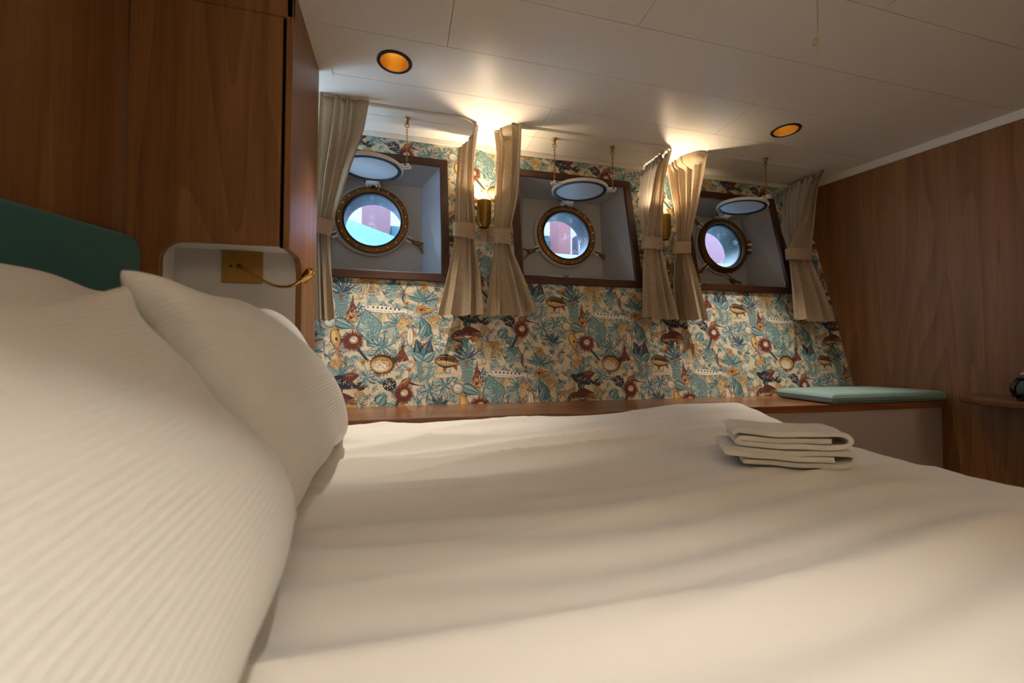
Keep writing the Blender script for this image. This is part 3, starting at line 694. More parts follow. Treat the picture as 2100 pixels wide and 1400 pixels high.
# ---- windows (frame, splayed recess, porthole)
HB = lambda z: 2.55 + .11*(z-1.30)                     # hull lining plane behind the wall
HN = Vector((0, -1, .11)).normalized(); HT = Vector((0, .11, 1)).normalized(); HX = Vector((1, 0, 0))
PORT = [ony(765, 453, 2.578), ony(1160, 484.5, 2.578), ony(1478, 506, 2.578)]
GR = .168
def hp(c, x, y, h=0.0): return c + HX*x + HT*y + HN*h
for k in range(3):
    x0, x1 = WIN[k]; za, zb = ZIN[k]; c = PORT[k]; c.y = HB(c.z)
    w = struct(empty('window_%d' % (k+1), (0.5*(x0+x1), wallY(za), za)), ['porthole recess beside the wardrobe, wooden frame and raised deadlight', 'middle porthole recess with wooden frame and raised deadlight', 'porthole recess beside the right bulkhead, wooden frame and raised deadlight'][k])
    # frame boards, mitred, proud of the wall
    def fp(x, z, h): return wp(x, z, h)
    def board(p, q, name, mat):
        mb = MB(); mb.hexa([fp(*p[0], -.015), fp(*p[1], -.015), fp(*q[1], -.015), fp(*q[0], -.015), fp(*p[0], .022), fp(*p[1], .022), fp(*q[1], .022), fp(*q[0], .022)])
        return mb.build(name, mat, w, bevel=.004)
    I = [(x0, za), (x1, za), (x1, zb), (x0, zb)]; O = [(x0-FR, za-FR), (x1+FR, za-FR), (x1+FR, zb+FR), (x0-FR, zb+FR)]
    for q in range(4):
        r = (q+1) % 4; board((I[q], I[r]), (O[q], O[r]), 'frame_board', MT['wood_frame_h'] if q % 2 == 0 else MT['wood_frame_v'])
    # recess liner: splayed
    bx0, bx1, bz0, bz1 = x0+.078, x1-.094, za+.055, zb-.072
    A = [Vector(wp(x0, za, 0)), Vector(wp(x1, za, 0)), Vector(wp(x1, zb, 0)), Vector(wp(x0, zb, 0))]
    B = [Vector((bx0, HB(bz0), bz0)), Vector((bx1, HB(bz0), bz0)), Vector((bx1, HB(bz1), bz1)), Vector((bx0, HB(bz1), bz1))]
    for q, nm in enumerate(['recess_sill', 'recess_side', 'recess_head', 'recess_side']):
        r = (q+1) % 4; mb = MB(); n = (A[r]-A[q]).cross(B[q]-A[q]).normalized()*.008
        ctr = sum(A, Vector())/4
        if n.dot(A[q]-ctr) < 0: n = -n
        mb.hexa([A[q], A[r], B[r], B[q], A[q]+n, A[r]+n, B[r]+n, B[q]+n]); mb.build(nm, MT['recess'], w)
    # hull lining with a round hole
    mb = MB(); N = 64
    inn = [hp(c, (GR+.004)*cos(2*pi*j/N), (GR+.004)*sin(2*pi*j/N)) for j in range(N)]
    out = []
    for j in range(N):
        t_ = 2*pi*j/N; dx, dy = cos(t_), sin(t_); s = 1e9
        for lim, d in ((bx1+.02-c.x, dx), (bx0-.02-c.x, dx), ((bz1+.02-c.z), dy), ((bz0-.02-c.z), dy)):
            if lim*d > 1e-9: s = min(s, lim/d)
        out.append(hp(c, dx*s, dy*s))
    mb.add(inn+out, [(j, (j+1) % N, N+(j+1) % N, N+j) for j in range(N)])
    for (qx, qz) in ((bx0-.02, bz0-.02), (bx1+.02, bz0-.02), (bx1+.02, bz1+.02), (bx0-.02, bz1+.02)):
        ang = atan2(qz-c.z, qx-c.x); js = sorted(range(N), key=lambda j: abs(((2*pi*j/N-ang+pi) % (2*pi))-pi))[:2]
        mb.add([out[js[0]], out[js[1]], hp(c, qx-c.x, qz-c.z)], [(0, 1, 2)])
    mb.build('hull_lining', MT['hull'], w)
    # welded collar, brass ring with bolts, gasket, glass, outer tunnel
    MB().lathe([(GR+.050, 0), (GR+.050, .014), (GR+.03, .016), (GR+.03, 0)], c+HX*(-.006), HN, 56).build('collar', MT['hull'], w, True)
    dark3 = (k == 2)
    if not dark3: prof = [(GR-.002, .006), (GR-.001, .022), (GR+.004, .027), (GR+.030, .027), (GR+.034, .023), (GR+.034, .008)]
    else: prof = [(GR-.004, .006), (GR-.002, .040), (GR+.006, .052), (GR+.020, .052), (GR+.030, .040), (GR+.038, .030), (GR+.040, .006)]
    ring = MB().lathe(prof, c, HN, 64).build('porthole_ring', MT['brass_dark'] if dark3 else MT['brass'], w, True)
    if not dark3:
        for j in range(20):
            a_ = 2*pi*(j+.5)/20; MB().lathe([(.0001, .0305), (.0045, .0300), (.0062, .0265)], hp(c, (GR+.018)*cos(a_), (GR+.018)*sin(a_)), HN, 8).build('bolt', MT['zip'], ring, True)
    MB().lathe([(GR-.002, .024), (GR-.010, .022), (GR-.013, .008), (GR-.002, .004)], c, HN, 56).build('gasket', MT['rubber'], w, True)
    g = MB(); g.add([hp(c, (GR-.006)*cos(2*pi*j/48), (GR-.006)*sin(2*pi*j/48), .012) for j in range(48)], [tuple(range(48))]); g.build('pane', MT['glass'], w)
    tm = plain('port_tunnel_%d' % k, srgb(22, 44, 43) if k == 2 else srgb(44, 50, 56), .4)
    MB().lathe([(GR, .006), (GR, -.02), (GR+.001, -.15)], c, HN, 56).build('port_tunnel', tm, w, True)
    # hinge blocks at the top of the ring
    hz = hp(c, 0, GR+.055, .035)
    hb = MB()
    for s in (-1, 1):
        for u in (0, 1):
            x_ = c.x+s*.026+(u-.5)*.016
            hb.box((x_-.006, hz.y-.030, hz.z-.028), (x_+.006, hz.y+.022, hz.z+.022))
    hb.build('hinge', MT['white_enamel'], w, bevel=.004)
    MB().tube([(c.x-.052, hz.y-.012, hz.z), (c.x+.052, hz.y-.012, hz.z)], .006, 8).build('hinge_pin', MT['brass_dark'], w, True)
    # raised deadlight
    dc = Vector((c.x+(.0 if k < 2 else -.022), hz.y-.012-.205, hz.z-.006)); tilt = [.0, .0, .05][k]
    dn = Vector((0, sin(tilt), -cos(tilt))).normalized()
    if k == 2: dn = Vector((-.07, .03, -1)).normalized()
    DRD = .170 if k < 2 else .160
    dl = MB().lathe([(.001, -.016), (DRD-.03, -.016), (DRD-.006, -.013), (DRD, -.008), (DRD, .004), (DRD-.006, .008), (DRD-.014, .006)], dc, dn, 56).build('deadlight', MT['white_enamel'], w, True)
    MB().lathe([(DRD-.008, .004), (DRD-.010, .0105), (DRD-.027, .0105), (DRD-.030, .003)], dc, dn, 56).build('gasket', MT['rubber'], dl, True)
    MB().lathe([(.001, .004), (DRD-.028, .004)], dc, dn, 56).build('deadlight_plate', MT['deadlight'], dl, True)
    MB().box((c.x-.030, dc.y+DRD-.02, dc.z-.014), (c.x+.030, hz.y-.002, dc.z+.022)).build('hinge_arm', MT['white_enamel'], dl, bevel=.004)
    ears = [(-1, .35), (1, .35)] if k < 2 else [(1, 1.5)]
    EAR = []
    for (s, an) in ears:
        d = Vector((s*cos(an), -sin(an), 0)); p0 = dc+d*(DRD-.02); p1 = dc+d*(DRD+.048); sd = Vector((-d.y, d.x, 0))*.02
        for lay in (1, -1):
            mb = MB(); o_ = Vector((0, 0, .009))
            q = sd*lay*.62
            mb.hexa([p0+q-sd*.33-o_, p1+q-sd*.28-o_, p1+q+sd*.28-o_, p0+q+sd*.33-o_, p0+q-sd*.33+o_, p1+q-sd*.28+o_, p1+q+sd*.28+o_, p0+q+sd*.33+o_])
            mb.build('ear', MT['white_enamel'], dl, bevel=.003)
        pm = lerp(p0, p1, .72); MB().tube([pm-sd*1.3, pm+sd*1.3], .005, 8).build('ear_pin', MT['brass_dark'], dl, True)
        EAR.append(pm)
    w['_e'] = 0
    # chains from ceiling hooks
    for i_, pm in enumerate(EAR):
        top = Vector((pm.x, pm.y+.006, CEIL))
        lab = {(0, 0): 'brass chain holding the left ear of the raised deadlight beside the wardrobe', (0, 1): 'brass chain holding the right ear of the raised deadlight beside the wardrobe', (1, 0): 'brass chain holding the left ear of the middle raised deadlight', (1, 1): 'brass chain holding the right ear of the middle raised deadlight', (2, 0): 'single brass chain holding the raised deadlight beside the right bulkhead'}[(k, i_)]
        ch = tag(empty('hanging_chain', top), lab, 'chain', 'deadlight chains')
        MB().lathe([(.001, 0), (.014, -.001), (.015, -.008), (.008, -.016), (.007, -.026), (.010, -.030), (.006, -.036), (.001, -.037)], top, (0, 0, 1), 14).build('ceiling_hook', MT['brass_plate'], ch, True)
        z0_ = CEIL-.034; z1_ = pm.z+.004; n = max(3, int((z0_-z1_)/.0155))
        MB().tube([(top.x+.011*cos(2*pi*j/14), top.y, z0_-.008+.011*sin(2*pi*j/14)) for j in range(14)], .0022, 6, closed=True).build('ring', MT['brass_plate'], ch, True)
        z0_ -= .018; st = (z0_-z1_)/n
        for j in range(n):
            cz = z0_-st*(j+.5); pts = []
            for q in range(12):
                t_ = 2*pi*q/12; u_, v_ = .0048*cos(t_), (st*.5+.0035)*sin(t_)
                pts.append((top.x+(u_ if j % 2 else 0), lerp(top.y, pm.y, j/n)+(0 if j % 2 else u_), cz+v_))
            MB().tube(pts, .0016, 5, closed=True).build('link', MT['brass_plate'], ch, True)
    # swing-bolt clamps with loop handles
    def clamp(ax, ay, dx, dy, loop=True):
        p = hp(c, ax, ay, .018); d = (HX*dx+HT*dy).normalized(); s = HN.cross(d).normalized()
        mb = MB()
        for q in (-1, 1):
            o1 = p+s*(.012*q); mb.hexa([o1-s*.004-HN*.02-d*.015, o1+s*.004-HN*.02-d*.015, o1+s*.004-HN*.02+d*.02, o1-s*.004-HN*.02+d*.02, o1-s*.004+HN*.012-d*.015, o1+s*.004+HN*.012-d*.015, o1+s*.004+HN*.012+d*.02, o1-s*.004+HN*.012+d*.02])
        cl = mb.build('clamp_lug', MT['white_enamel'], w, bevel=.003)
        e = p+d*.062
        MB().tube([p-d*.008, p+d*.05], .0085, 10).build('swing_bolt', MT['brass_dark'], cl, True)
        MB().tube([p+d*.04, p+d*.048, p+d*.062, p+d*.072], [.009, .014, .015, .008], 10).build('wing_nut', MT['brass'], cl, True)
        if loop:
            h = p+d*.062; pts = []
            tri = [h+d*.000+s*.006, h+d*.050+s*.032, h+d*.066+s*.024, h+d*.058-s*.034, h+d*.042-s*.040, h+d*.004-s*.010]
            for q in range(6):
                a0, a1 = tri[q], tri[(q+1) % 6]
                for u in (0, .33, .66): pts.append(a0.lerp(a1, u))
            MB().tube(pts, .0055, 8, closed=True).build('loop_handle', MT['brass'], cl, True)
    if k < 2:
        clamp(.205, -.105, .95, -.40); clamp(-.205, -.105, -.95, -.40)
    else:
        mb = MB()
        for q in (-.020, .020): mb.box((c.x+GR+.030, c.y-.055, c.z+q-.007), (c.x+GR+.066, c.y-.002, c.z+q+.007))
        mb.build('side_hinge', MT['white_enamel'], w, bevel=.003)
        MB().tube([(c.x+GR+.050, c.y-.040, c.z-.048), (c.x+GR+.050, c.y-.040, c.z+.048)], .013, 12).build('side_hinge_pin', MT['brass_dark'], w, True)
        clamp(.02, -.222, .80, -.60); clamp(-.17, .14, -.8, .6, False); clamp(-.16, -.16, -.7, -.7, False)

# ================================================================== OUTSIDE (seen through the portholes)
ZG = -.6
struct(MB().box((-5, 3.3, ZG-.1), (15, 9, ZG)).build('quay_ground', plain('quay_concrete', srgb(200, 206, 210), .9, noise=.1, nscale=5)), 'grey quay outside the portholes')
tag(MB().box((-4, 6.4, ZG), (14, 6.5, 3.3)).build('quay_wall', plain('quay_wall_paint', srgb(112, 100, 114), .8, noise=.05, nscale=3)), 'pale pink wall outside the portholes', 'wall')
def outer(px0, px1, py0, Y, th, name, col, label, cat):
    a_ = ony(px0, py0, Y); b_ = ony(px1, py0, Y)
    o = MB().box((a_.x, Y, ZG), (b_.x, Y+th, a_.z)).build(name, plain(name+'_paint', srgb(*col), .7, noise=.06, nscale=6), bevel=.01)
    return tag(o, label, cat)
outer(742, 800, 395, 4.6, .3, 'mooring_post', (82, 46, 54), 'broad red post outside the porthole beside the wardrobe', 'post')
outer(1145, 1171, 380, 4.6, .3, 'mooring_post', (88, 40, 42), 'red post outside the middle porthole', 'post')
outer(1420, 1530, 380, 4.6, .3, 'mooring_post', (90, 54, 66), 'wide pinkish post outside the porthole beside the right bulkhead', 'post')
outer(1090, 1142, 480, 4.92, .3, 'storage_bin', (20, 62, 70), 'teal bin outside the middle porthole', 'bin')
outer(1186, 1204, 479, 4.65, .2, 'steel_plate', (100, 92, 108), 'pale steel plate outside the middle porthole', 'plate')
outer(801, 836, 462, 4.7, .3, 'storage_bin', (26, 68, 78), 'teal bin outside the porthole beside the wardrobe', 'bin')
outer(1090, 1230, 516, 4.3, .15, 'quay_ledge', (112, 126, 134), 'pale ledge below the middle porthole view', 'ledge')
outer(1390, 1560, 534, 4.3, .15, 'quay_ledge', (88, 114, 124), 'pale blue ledge seen through the porthole beside the right bulkhead', 'ledge')
lg = MB(); a_ = ony(690, 440, 4.0); b_ = ony(850, 500, 4.0)
lg.hexa([(a_.x, 4.0, ZG), (b_.x, 4.0, ZG), (b_.x, 4.4, ZG), (a_.x, 4.4, ZG), (a_.x, 4.0, a_.z), (b_.x, 4.0, b_.z), (b_.x, 4.4, b_.z), (a_.x, 4.4, a_.z)])
tag(lg.build('gangway', plain('gangway_paint', srgb(70, 102, 120), .5)), 'sloping pale gangway outside the porthole beside the wardrobe', 'gangway')

# ================================================================== CURTAIN RAILS
def rail(x0, x1, label, left=True, right=True):
    y = 2.204; yb = wallY(CEIL)-.02; r = .09; pts = []
    if left:
        pts += [(x0, yb), (x0, y+r+.1), (x0, y+r)]+[(x0+r-r*cos(a), y+r-r*sin(a)) for a in (pi/8, pi/4, 3*pi/8)]+[(x0+r, y)]
    else: pts += [(x0, y)]
    if right:
        pts += [(x1-r, y)]+[(x1-r+r*sin(a), y+r-r*cos(a)) for a in (pi/8, pi/4, 3*pi/8)]+[(x1, y+r), (x1, y+r+.1), (x1, yb)]
    else: pts += [(x1, y)]
    mb = MB(); n = len(pts); L_, R_ = [], []
    for i, p in enumerate(pts):
        q = pts[min(i+1, n-1)]; o_ = pts[max(i-1, 0)]; dx, dy = q[0]-o_[0], q[1]-o_[1]; l = sqrt(dx*dx+dy*dy); nx, ny = -dy/l*.006, dx/l*.006
        L_.append((p[0]+nx, p[1]+ny)); R_.append((p[0]-nx, p[1]-ny))
    zt, zb_ = CEIL-.001, CEIL-.014
    for i in range(n-1):
        mb.hexa([(*L_[i], zb_), (*R_[i], zb_), (*R_[i+1], zb_), (*L_[i+1], zb_), (*L_[i], zt), (*R_[i], zt), (*R_[i+1], zt), (*L_[i+1], zt)])
    o = mb.build('curtain_rail', MT['rail']); tag(o, label, 'curtain rail', 'bent curtain rails')
    return o
rail(-.60, .372, 'white bent ceiling rail of the porthole curtains beside the wardrobe', left=False)
rail(.525, 1.565, 'white bent ceiling rail of the middle porthole curtains')
rail(1.715, 2.775, 'white bent ceiling rail of the porthole curtains beside the right bulkhead')

# ================================================================== CURTAINS
def rail_side(x, y, x0, x1):
    """signed distance to the bent rail (positive outside, towards the room) and its direction"""
    r = .09; y0 = 2.204; cx, hx = (x0+x1)/2, (x1-x0)/2
    qx, qy = abs(x-cx)-(hx-r), (y0+r)-y
    sg = 1 if x > cx else -1
    if qx > 0 and qy > 0:
        l = sqrt(qx*qx+qy*qy); return l-r, Vector((sg*qx/l, -qy/l, 0))
    return (qx-r, Vector((sg, 0, 0))) if qx > qy else (qy-r, Vector((0, -1, 0)))
def drape(rows, nf, amp, name, mat, parent, nu=72, nv=60, phase=0.0, toward=Vector((0, -1, 0)), sharp=.6, zlim=CEIL-.002, rail=None, inner=0.0):
    """rows: (left px, right px, Y left, Y right) from top to hem, amp: fold depth per row"""
    P = [(ony(*r[0], r[2]), ony(*r[1], r[3])) for r in rows]
    nr = len(P)
    def cub(a, b, c_, d, t):
        return .5*((2*b)+(-a+c_)*t+(2*a-5*b+4*c_-d)*t*t+(-a+3*b-3*c_+d)*t**3)
    # distribute v by average height
    hs = [0]
    for i in range(nr-1): hs.append(hs[-1]+((P[i][0]-P[i+1][0]).length+(P[i][1]-P[i+1][1]).length)/2)
    def at(v):
        s = v*hs[-1]; i = 0
        while i < nr-2 and s > hs[i+1]: i += 1
        t = (s-hs[i])/(hs[i+1]-hs[i]); g = lambda k: min(max(k, 0), nr-1)
        Lp = cub(P[g(i-1)][0], P[i][0], P[i+1][0], P[g(i+2)][0], t); Rp = cub(P[g(i-1)][1], P[i][1], P[i+1][1], P[g(i+2)][1], t)
        if t < 0: t = 0
        Lp = P[i][0].lerp(P[i+1][0], t)*.5+Lp*.5; Rp = P[i][1].lerp(P[i+1][1], t)*.5+Rp*.5
        return Lp, Rp, lerp(amp[i], amp[i+1], t)
    def fn(u, v):
        Lp, Rp, a = at(v); p = Lp.lerp(Rp, u); d = (Rp-Lp); d.z = 0
        nrm = Vector((d.y, -d.x, 0)).normalized() if d.length > 1e-6 else toward
        if nrm.dot(toward) < 0: nrm = -nrm
        w_ = 2*pi*nf*(u+.055*sin(7.3*u+phase*3)+.03*sin(15*u+phase))+phase+.25*sin(5*v)
        f = sin(w_); f = math.copysign(abs(f)**sharp, f)
        f = f*(.72+.28*sin(4.7*u+phase*2))+.12*sin(2.3*w_+1.3+2*v)
        p = p-Vector((0, .016*(1-v)**3, 0)); q = p+nrm*(1.35*a*f)+d*(.35*a/max(d.length, .03)*.5*cos(w_)*(0 if u in (0, 1) else 1))
        q.z += .004*sin(w_*1.0)*v
        if q.z > zlim: q.z = zlim
        if rail:
            w_r = sm(CEIL-.11, CEIL-.03, q.z)
            for _ in range(2):
                sd, g = rail_side(q.x, q.y, *rail)
                if inner: d_ = min(0, (-inner+(1-w_r)*.12)-sd)
                else: d_ = max(0, (.0085+.014*max(0, f)-(1-w_r)*.12)-sd)
                q = q+g*d_
        lim = wallY(q.z)-.012
        if q.y > lim: q.y = lim-.02*(1-math.exp(-(q.y-lim)*20))*0
        return q
    o = MB().grid(fn, nu, nv).build(name, mat, parent, True)
    o.data.polygons.foreach_set('use_smooth', [True]*len(o.data.polygons))
    return o
def tieband(tl, tr, bl, br, Y, parent, tab=None, depth=.042):
    a0, a1, b0, b1 = ony(*tl, Y), ony(*tr, Y), ony(*bl, Y), ony(*br, Y)
    def fn(u, v):
        ang = 2*pi*u; L_ = a0.lerp(b0, v); R_ = a1.lerp(b1, v); c_ = (L_+R_)/2; h = (R_-L_)/2
        x = cos(ang); y = sin(ang); x = math.copysign(abs(x)**.7, x); y = math.copysign(abs(y)**.7, y)
        p = c_+h*x*1.0; p.y += -depth*y*.7
        return p
    o = MB().grid(fn, 40, 6, closeu=True).build('tieback', MT['band'], parent, True)
    if tab:
        p = ony(*tab, Y+.02); MB().lathe([(.0005, -.004), (.005, -.003), (.006, 0)], p, (0, -1, 0), 10).build('button', MT['brass_plate'], o, True)
    return o
CUR = [
 dict(label='beige linen curtain tied back against the wardrobe side', n=4,
      rows=[((628, 182), (758, 213), 2.2, 2.2), ((628, 262), (747, 272), 2.2, 2.165), ((630, 350), (720, 350), 2.22, 2.155), ((632, 450), (684, 455), 2.27, 2.27), ((632, 482), (677, 485), 2.26, 2.26), ((630, 560), (681, 565), 2.2, 2.2), ((628, 657), (688, 655), 2.17, 2.17)],
      amp=[.016, .014, .016, .010, .010, .018, .022], tie=((630, 441), (685, 456), (630, 476), (677, 485), 2.25), tab=None),
 dict(label='beige linen curtain tied back between the porthole by the wardrobe and a sconce', n=3,
      rows=[((944, 268), (981, 254), 2.42, 2.25), ((939, 340), (975, 320), 2.36, 2.26), ((934, 400), (973, 400), 2.32, 2.27), ((932, 456), (974, 460), 2.29, 2.29), ((932, 487), (973, 493), 2.26, 2.27), ((918, 560), (982, 560), 2.2, 2.22), ((897, 645), (988, 646), 2.15, 2.19)],
      amp=[.014, .014, .012, .008, .009, .020, .026], tie=((929, 456), (975, 461), (929, 485), (973, 494), 2.26), tab=(925, 474)),
 dict(label='beige linen curtain tied back right of the first wall sconce, on the middle rail', n=3,
      rows=[((1013, 268), (1071, 258), 2.32, 2.2), ((1019, 320), (1069, 310), 2.3, 2.21), ((1014, 400), (1063, 400), 2.28, 2.24), ((1013, 468), (1047, 470), 2.28, 2.28), ((1015, 501), (1046, 503), 2.26, 2.26), ((1004, 570), (1072, 570), 2.2, 2.2), ((995, 648), (1099, 642), 2.17, 2.15)],
      amp=[.016, .016, .014, .008, .009, .020, .026], tie=((1011, 471), (1048, 471), (1013, 500), (1046, 503), 2.25), tab=None),
 dict(label='beige linen curtain showing its pale lining, left of the second wall sconce', n=3, lining=True,
      rows=[((1352, 322), (1376, 307), 2.30, 2.22), ((1343, 360), (1366, 345), 2.30, 2.22), ((1333, 420), (1360, 410), 2.29, 2.24), ((1320, 487), (1357, 489), 2.29, 2.27), ((1320, 511), (1357, 514), 2.27, 2.27), ((1318, 575), (1368, 580), 2.19, 2.19), ((1317, 648), (1386, 656), 2.145, 2.135)],
      lrows=[((1313, 352), (1360, 312), 2.50, 2.27), ((1310, 400), (1352, 370), 2.46, 2.28), ((1313, 450), (1342, 430), 2.38, 2.29), ((1320, 489), (1345, 489), 2.31, 2.30)],
      amp=[.010, .012, .012, .007, .008, .020, .026], tie=((1318, 487), (1358, 490), (1317, 510), (1357, 514), 2.25), tab=(1309, 498)),
 dict(label='beige linen curtain glowing beside the second wall sconce, on the rail by the right bulkhead', n=5,
      rows=[((1366, 338), (1449, 313), 2.44, 2.2), ((1374, 385), (1442, 365), 2.40, 2.21), ((1385, 440), (1431, 422), 2.34, 2.23), ((1386, 494), (1415, 494), 2.29, 2.27), ((1383, 521), (1415, 521), 2.27, 2.27), ((1378, 585), (1432, 580), 2.245, 2.2), ((1384, 656), (1450, 656), 2.205, 2.16)],
      amp=[.014, .014, .013, .008, .009, .020, .024], tie=((1382, 497), (1415, 496), (1381, 521), (1415, 521), 2.25), tab=None),
 dict(label='beige linen curtain showing its pale lining, next to the right bulkhead', n=3, lining=True,
      rows=[((1664, 355), (1692, 343), 2.26, 2.2), ((1652, 400), (1676, 385), 2.27, 2.21), ((1640, 450), (1669, 445), 2.28, 2.23), ((1616, 510), (1663, 510), 2.29, 2.27), ((1618, 533), (1662, 536), 2.27, 2.27), ((1624, 590), (1680, 588), 2.2, 2.2), ((1628, 654), (1705, 660), 2.16, 2.17)],
      lrows=[((1597, 390), (1676, 350), 2.53, 2.26), ((1597, 430), (1662, 400), 2.48, 2.27), ((1603, 475), (1650, 455), 2.40, 2.28), ((1614, 511), (1645, 511), 2.32, 2.30)],
      amp=[.010, .012, .012, .007, .008, .020, .024], tie=((1612, 510), (1663, 511), (1614, 532), (1661, 536), 2.25), tab=(1617, 520)),
]
RAILS = [(-5.0, .372), (-5.0, .372), (.525, 1.565), (.525, 1.565), (1.715, 2.775), (1.715, 2.775)]
for c_, rl_ in zip(CUR, RAILS):
    t0 = ony(*c_['rows'][0][0], c_['rows'][0][2]); e_ = tag(empty('curtain', (t0.x, t0.y, CEIL)), c_['label'], 'curtain', 'tied linen curtains')
    drape(c_['rows'], c_['n'], c_['amp'], 'cloth', MT['linen'], e_, phase=c_['n']*.7, rail=rl_)
    if c_.get('lining'):
        lr = c_['lrows']; drape(lr, 6, [.010, .011, .010, .006], 'lining', MT['lining'], e_, nv=40, phase=1.0, sharp=.8, rail=rl_, inner=.0085)
        l2 = [lr[0], ((lr[0][0][0], lr[0][0][1]+14), (lr[0][1][0]-3, lr[0][1][1]+18), lr[0][2]-.004, lr[0][3]-.004)]
        l2[0] = (lr[0][0], lr[0][1], lr[0][2]-.004, lr[0][3]-.004)
        drape(l2, 6, [.012, .012], 'heading_tape', MT['tape'], e_, nv=6, phase=1.0, sharp=.8, rail=rl_, inner=.0115)
    tieband(*c_['tie'][:4], c_['tie'][4], e_, c_['tab'])

# ================================================================== WALL SCONCES
def sconce(px, py0, py1, label, name='wall_sconce', at=None):
    r = .040
    if at: base = Vector(at); zt, zb_ = base.z+.072, base.z-.072
    else: base = onwall(px, (py0+py1)/2, .066); zt = ony(px, py0, base.y).z; zb_ = ony(px, py1, base.y).z
    t = tag(empty(name, (base.x, base.y, zb_)), label, 'wall lamp', 'brass wall sconces'); o_ = (base.x, base.y, 0)
    MB().lathe([(r-.003, zt-.05), (r-.002, zt), (r, zt), (r, zb_+.022), (r-.010, zb_+.008), (r-.012, zb_-.004), (r-.016, zb_-.004), (r-.016, zb_+.012), (.001, zb_+.013)], o_, (0, 0, 1), 40).build('shade', MT['brass_sconce'], t, True)
    MB().lathe([(r-.003, zt-.05), (.001, zt-.049)], o_, (0, 0, 1), 32).build('lamp', MT['bulb'], t)
    zm = (zt+zb_)/2; yw = wallY(zm) if not at else YN
    MB().tube([(base.x, base.y+(r-.004)*(-1 if at else 1), zm), (base.x, yw-.006*(-1 if at else 1), zm)], .010, 12).build('arm', MT['brass_sconce'], t, True)
    MB().lathe([(.028, 0), (.028, .008), (.024, .010), (.001, .010)], (base.x, yw-.0005*(-1 if at else 1), zm), ((0, -1, WK) if not at else (0, 1, 0)), 24, cap0=True).build('wall_plate', MT['brass_sconce'], t, True)
    ld = bpy.data.lights.new('sconce_lamp', 'SPOT'); ld.energy = P_FILL_UP if at else P_SCONCE; ld.color = (1, .91, .80) if at else (1, .80, .54); ld.spot_size = radians(150); ld.spot_blend = .5; ld.shadow_soft_size = .02
    lo = bpy.data.objects.new('sconce_lamp', ld); COL.objects.link(lo); lo.location = (base.x, base.y, zt-.042); lo.rotation_euler = (pi, 0, 0); lo.parent = t; lo.matrix_parent_inverse = t.matrix_world.inverted()
sconce(993, 413, 465, 'brass cylinder uplight on the papered wall between the first two portholes')
sconce(1362, 442, 490, 'brass cylinder uplight on the papered wall between the last two portholes')
sconce(0, 0, 0, 'added brass fill uplight on the cream bulkhead near the bed head, outside the view', at=(.10, YN+.085, 1.60))  # this and the next are unseen lamps, put in to lift the ceiling brightness
sconce(0, 0, 0, 'added brass fill uplight on the cream bulkhead near the wall table, outside the view', at=(2.1, YN+.085, 1.60))

# ================================================================== WARDROBE with reading niche
wd = tag(empty('wardrobe', (-.6, YC, 0)), 'walnut wardrobe with a rounded reading niche beside the bed', 'wardrobe')
PNX = -.372
arc = lambda cx, cy, r, a0, a1, n=8: [(cx+r*cos(lerp(a0, a1, i/n)), cy+r*sin(lerp(a0, a1, i/n))) for i in range(n+1)]
# fixed top fascia
MB().box((XL+.002, YC, 1.937), (PNX, YC+.02, CEIL)).build('fascia', MT['wood_wall'], wd, bevel=.0015)
# door with rounded cut-out of the niche at the bottom left
NT = 1.150; NL = -.741
dp = [(XL+.002, 1.934), (-.404, 1.934), (-.404, NT+.003)] + [(NL+.062, NT-.002)] + arc(NL+.062, NT-.064, .062, pi/2, pi)[1:] + [(NL, .30), (XL+.002, .30)]
MB().prism(dp, lambda p: (p[0], YC, p[1]), lambda p: (p[0], YC+.02, p[1])).build('door', MT['wood_wall'], wd, bevel=.003)
# side panel with rounded cut-out
sp = [(YC, CEIL), (2.003, CEIL), (2.003, .05), (YC, .05), (YC, .45), (1.737, .45)] + arc(1.737-.06, 1.143-.06, .06, 0, pi/2) + [(YC, 1.143)]
MB().prism(sp, lambda p: (PNX, p[0], p[1]), lambda p: (PNX-.021, p[0], p[1])).build('side_panel', MT['wood_wall'], wd, bevel=.003)
MB().box((-.404, YC+.012, 1.15), (-.393, YC+.03, 1.937)).build('door_gap', MT['dark'], wd)
# niche liner
NB = 1.737
ln = MB()
ln.hexa([(NL-.02, YC+.02, NT+.001), (PNX-.021, YC+.02, NT+.001), (PNX-.021, NB, 1.166), (NL-.05, NB, 1.166), (NL-.02, YC+.02, NT+.012), (PNX-.021, YC+.02, NT+.012), (PNX-.021, NB, 1.178), (NL-.05, NB, 1.178)])
ln.hexa([(NL-.001, YC+.021, .3), (NL-.012, YC+.021, .3), (NL-.06, NB, .3), (NL-.045, NB, .3), (NL-.001, YC+.021, NT), (NL-.012, YC+.021, NT), (NL-.06, NB, 1.166), (NL-.045, NB, 1.166)])
ln.build('niche_liner', MT['white'], wd)
MB().box((NL-.07, NB, .3), (PNX-.021, NB+.012, 1.175)).build('niche_back', MT['niche'], wd)
MB().box((NL-.02, YC+.02, .44), (PNX-.022, NB, .455)).build('niche_floor', MT['white'], wd)
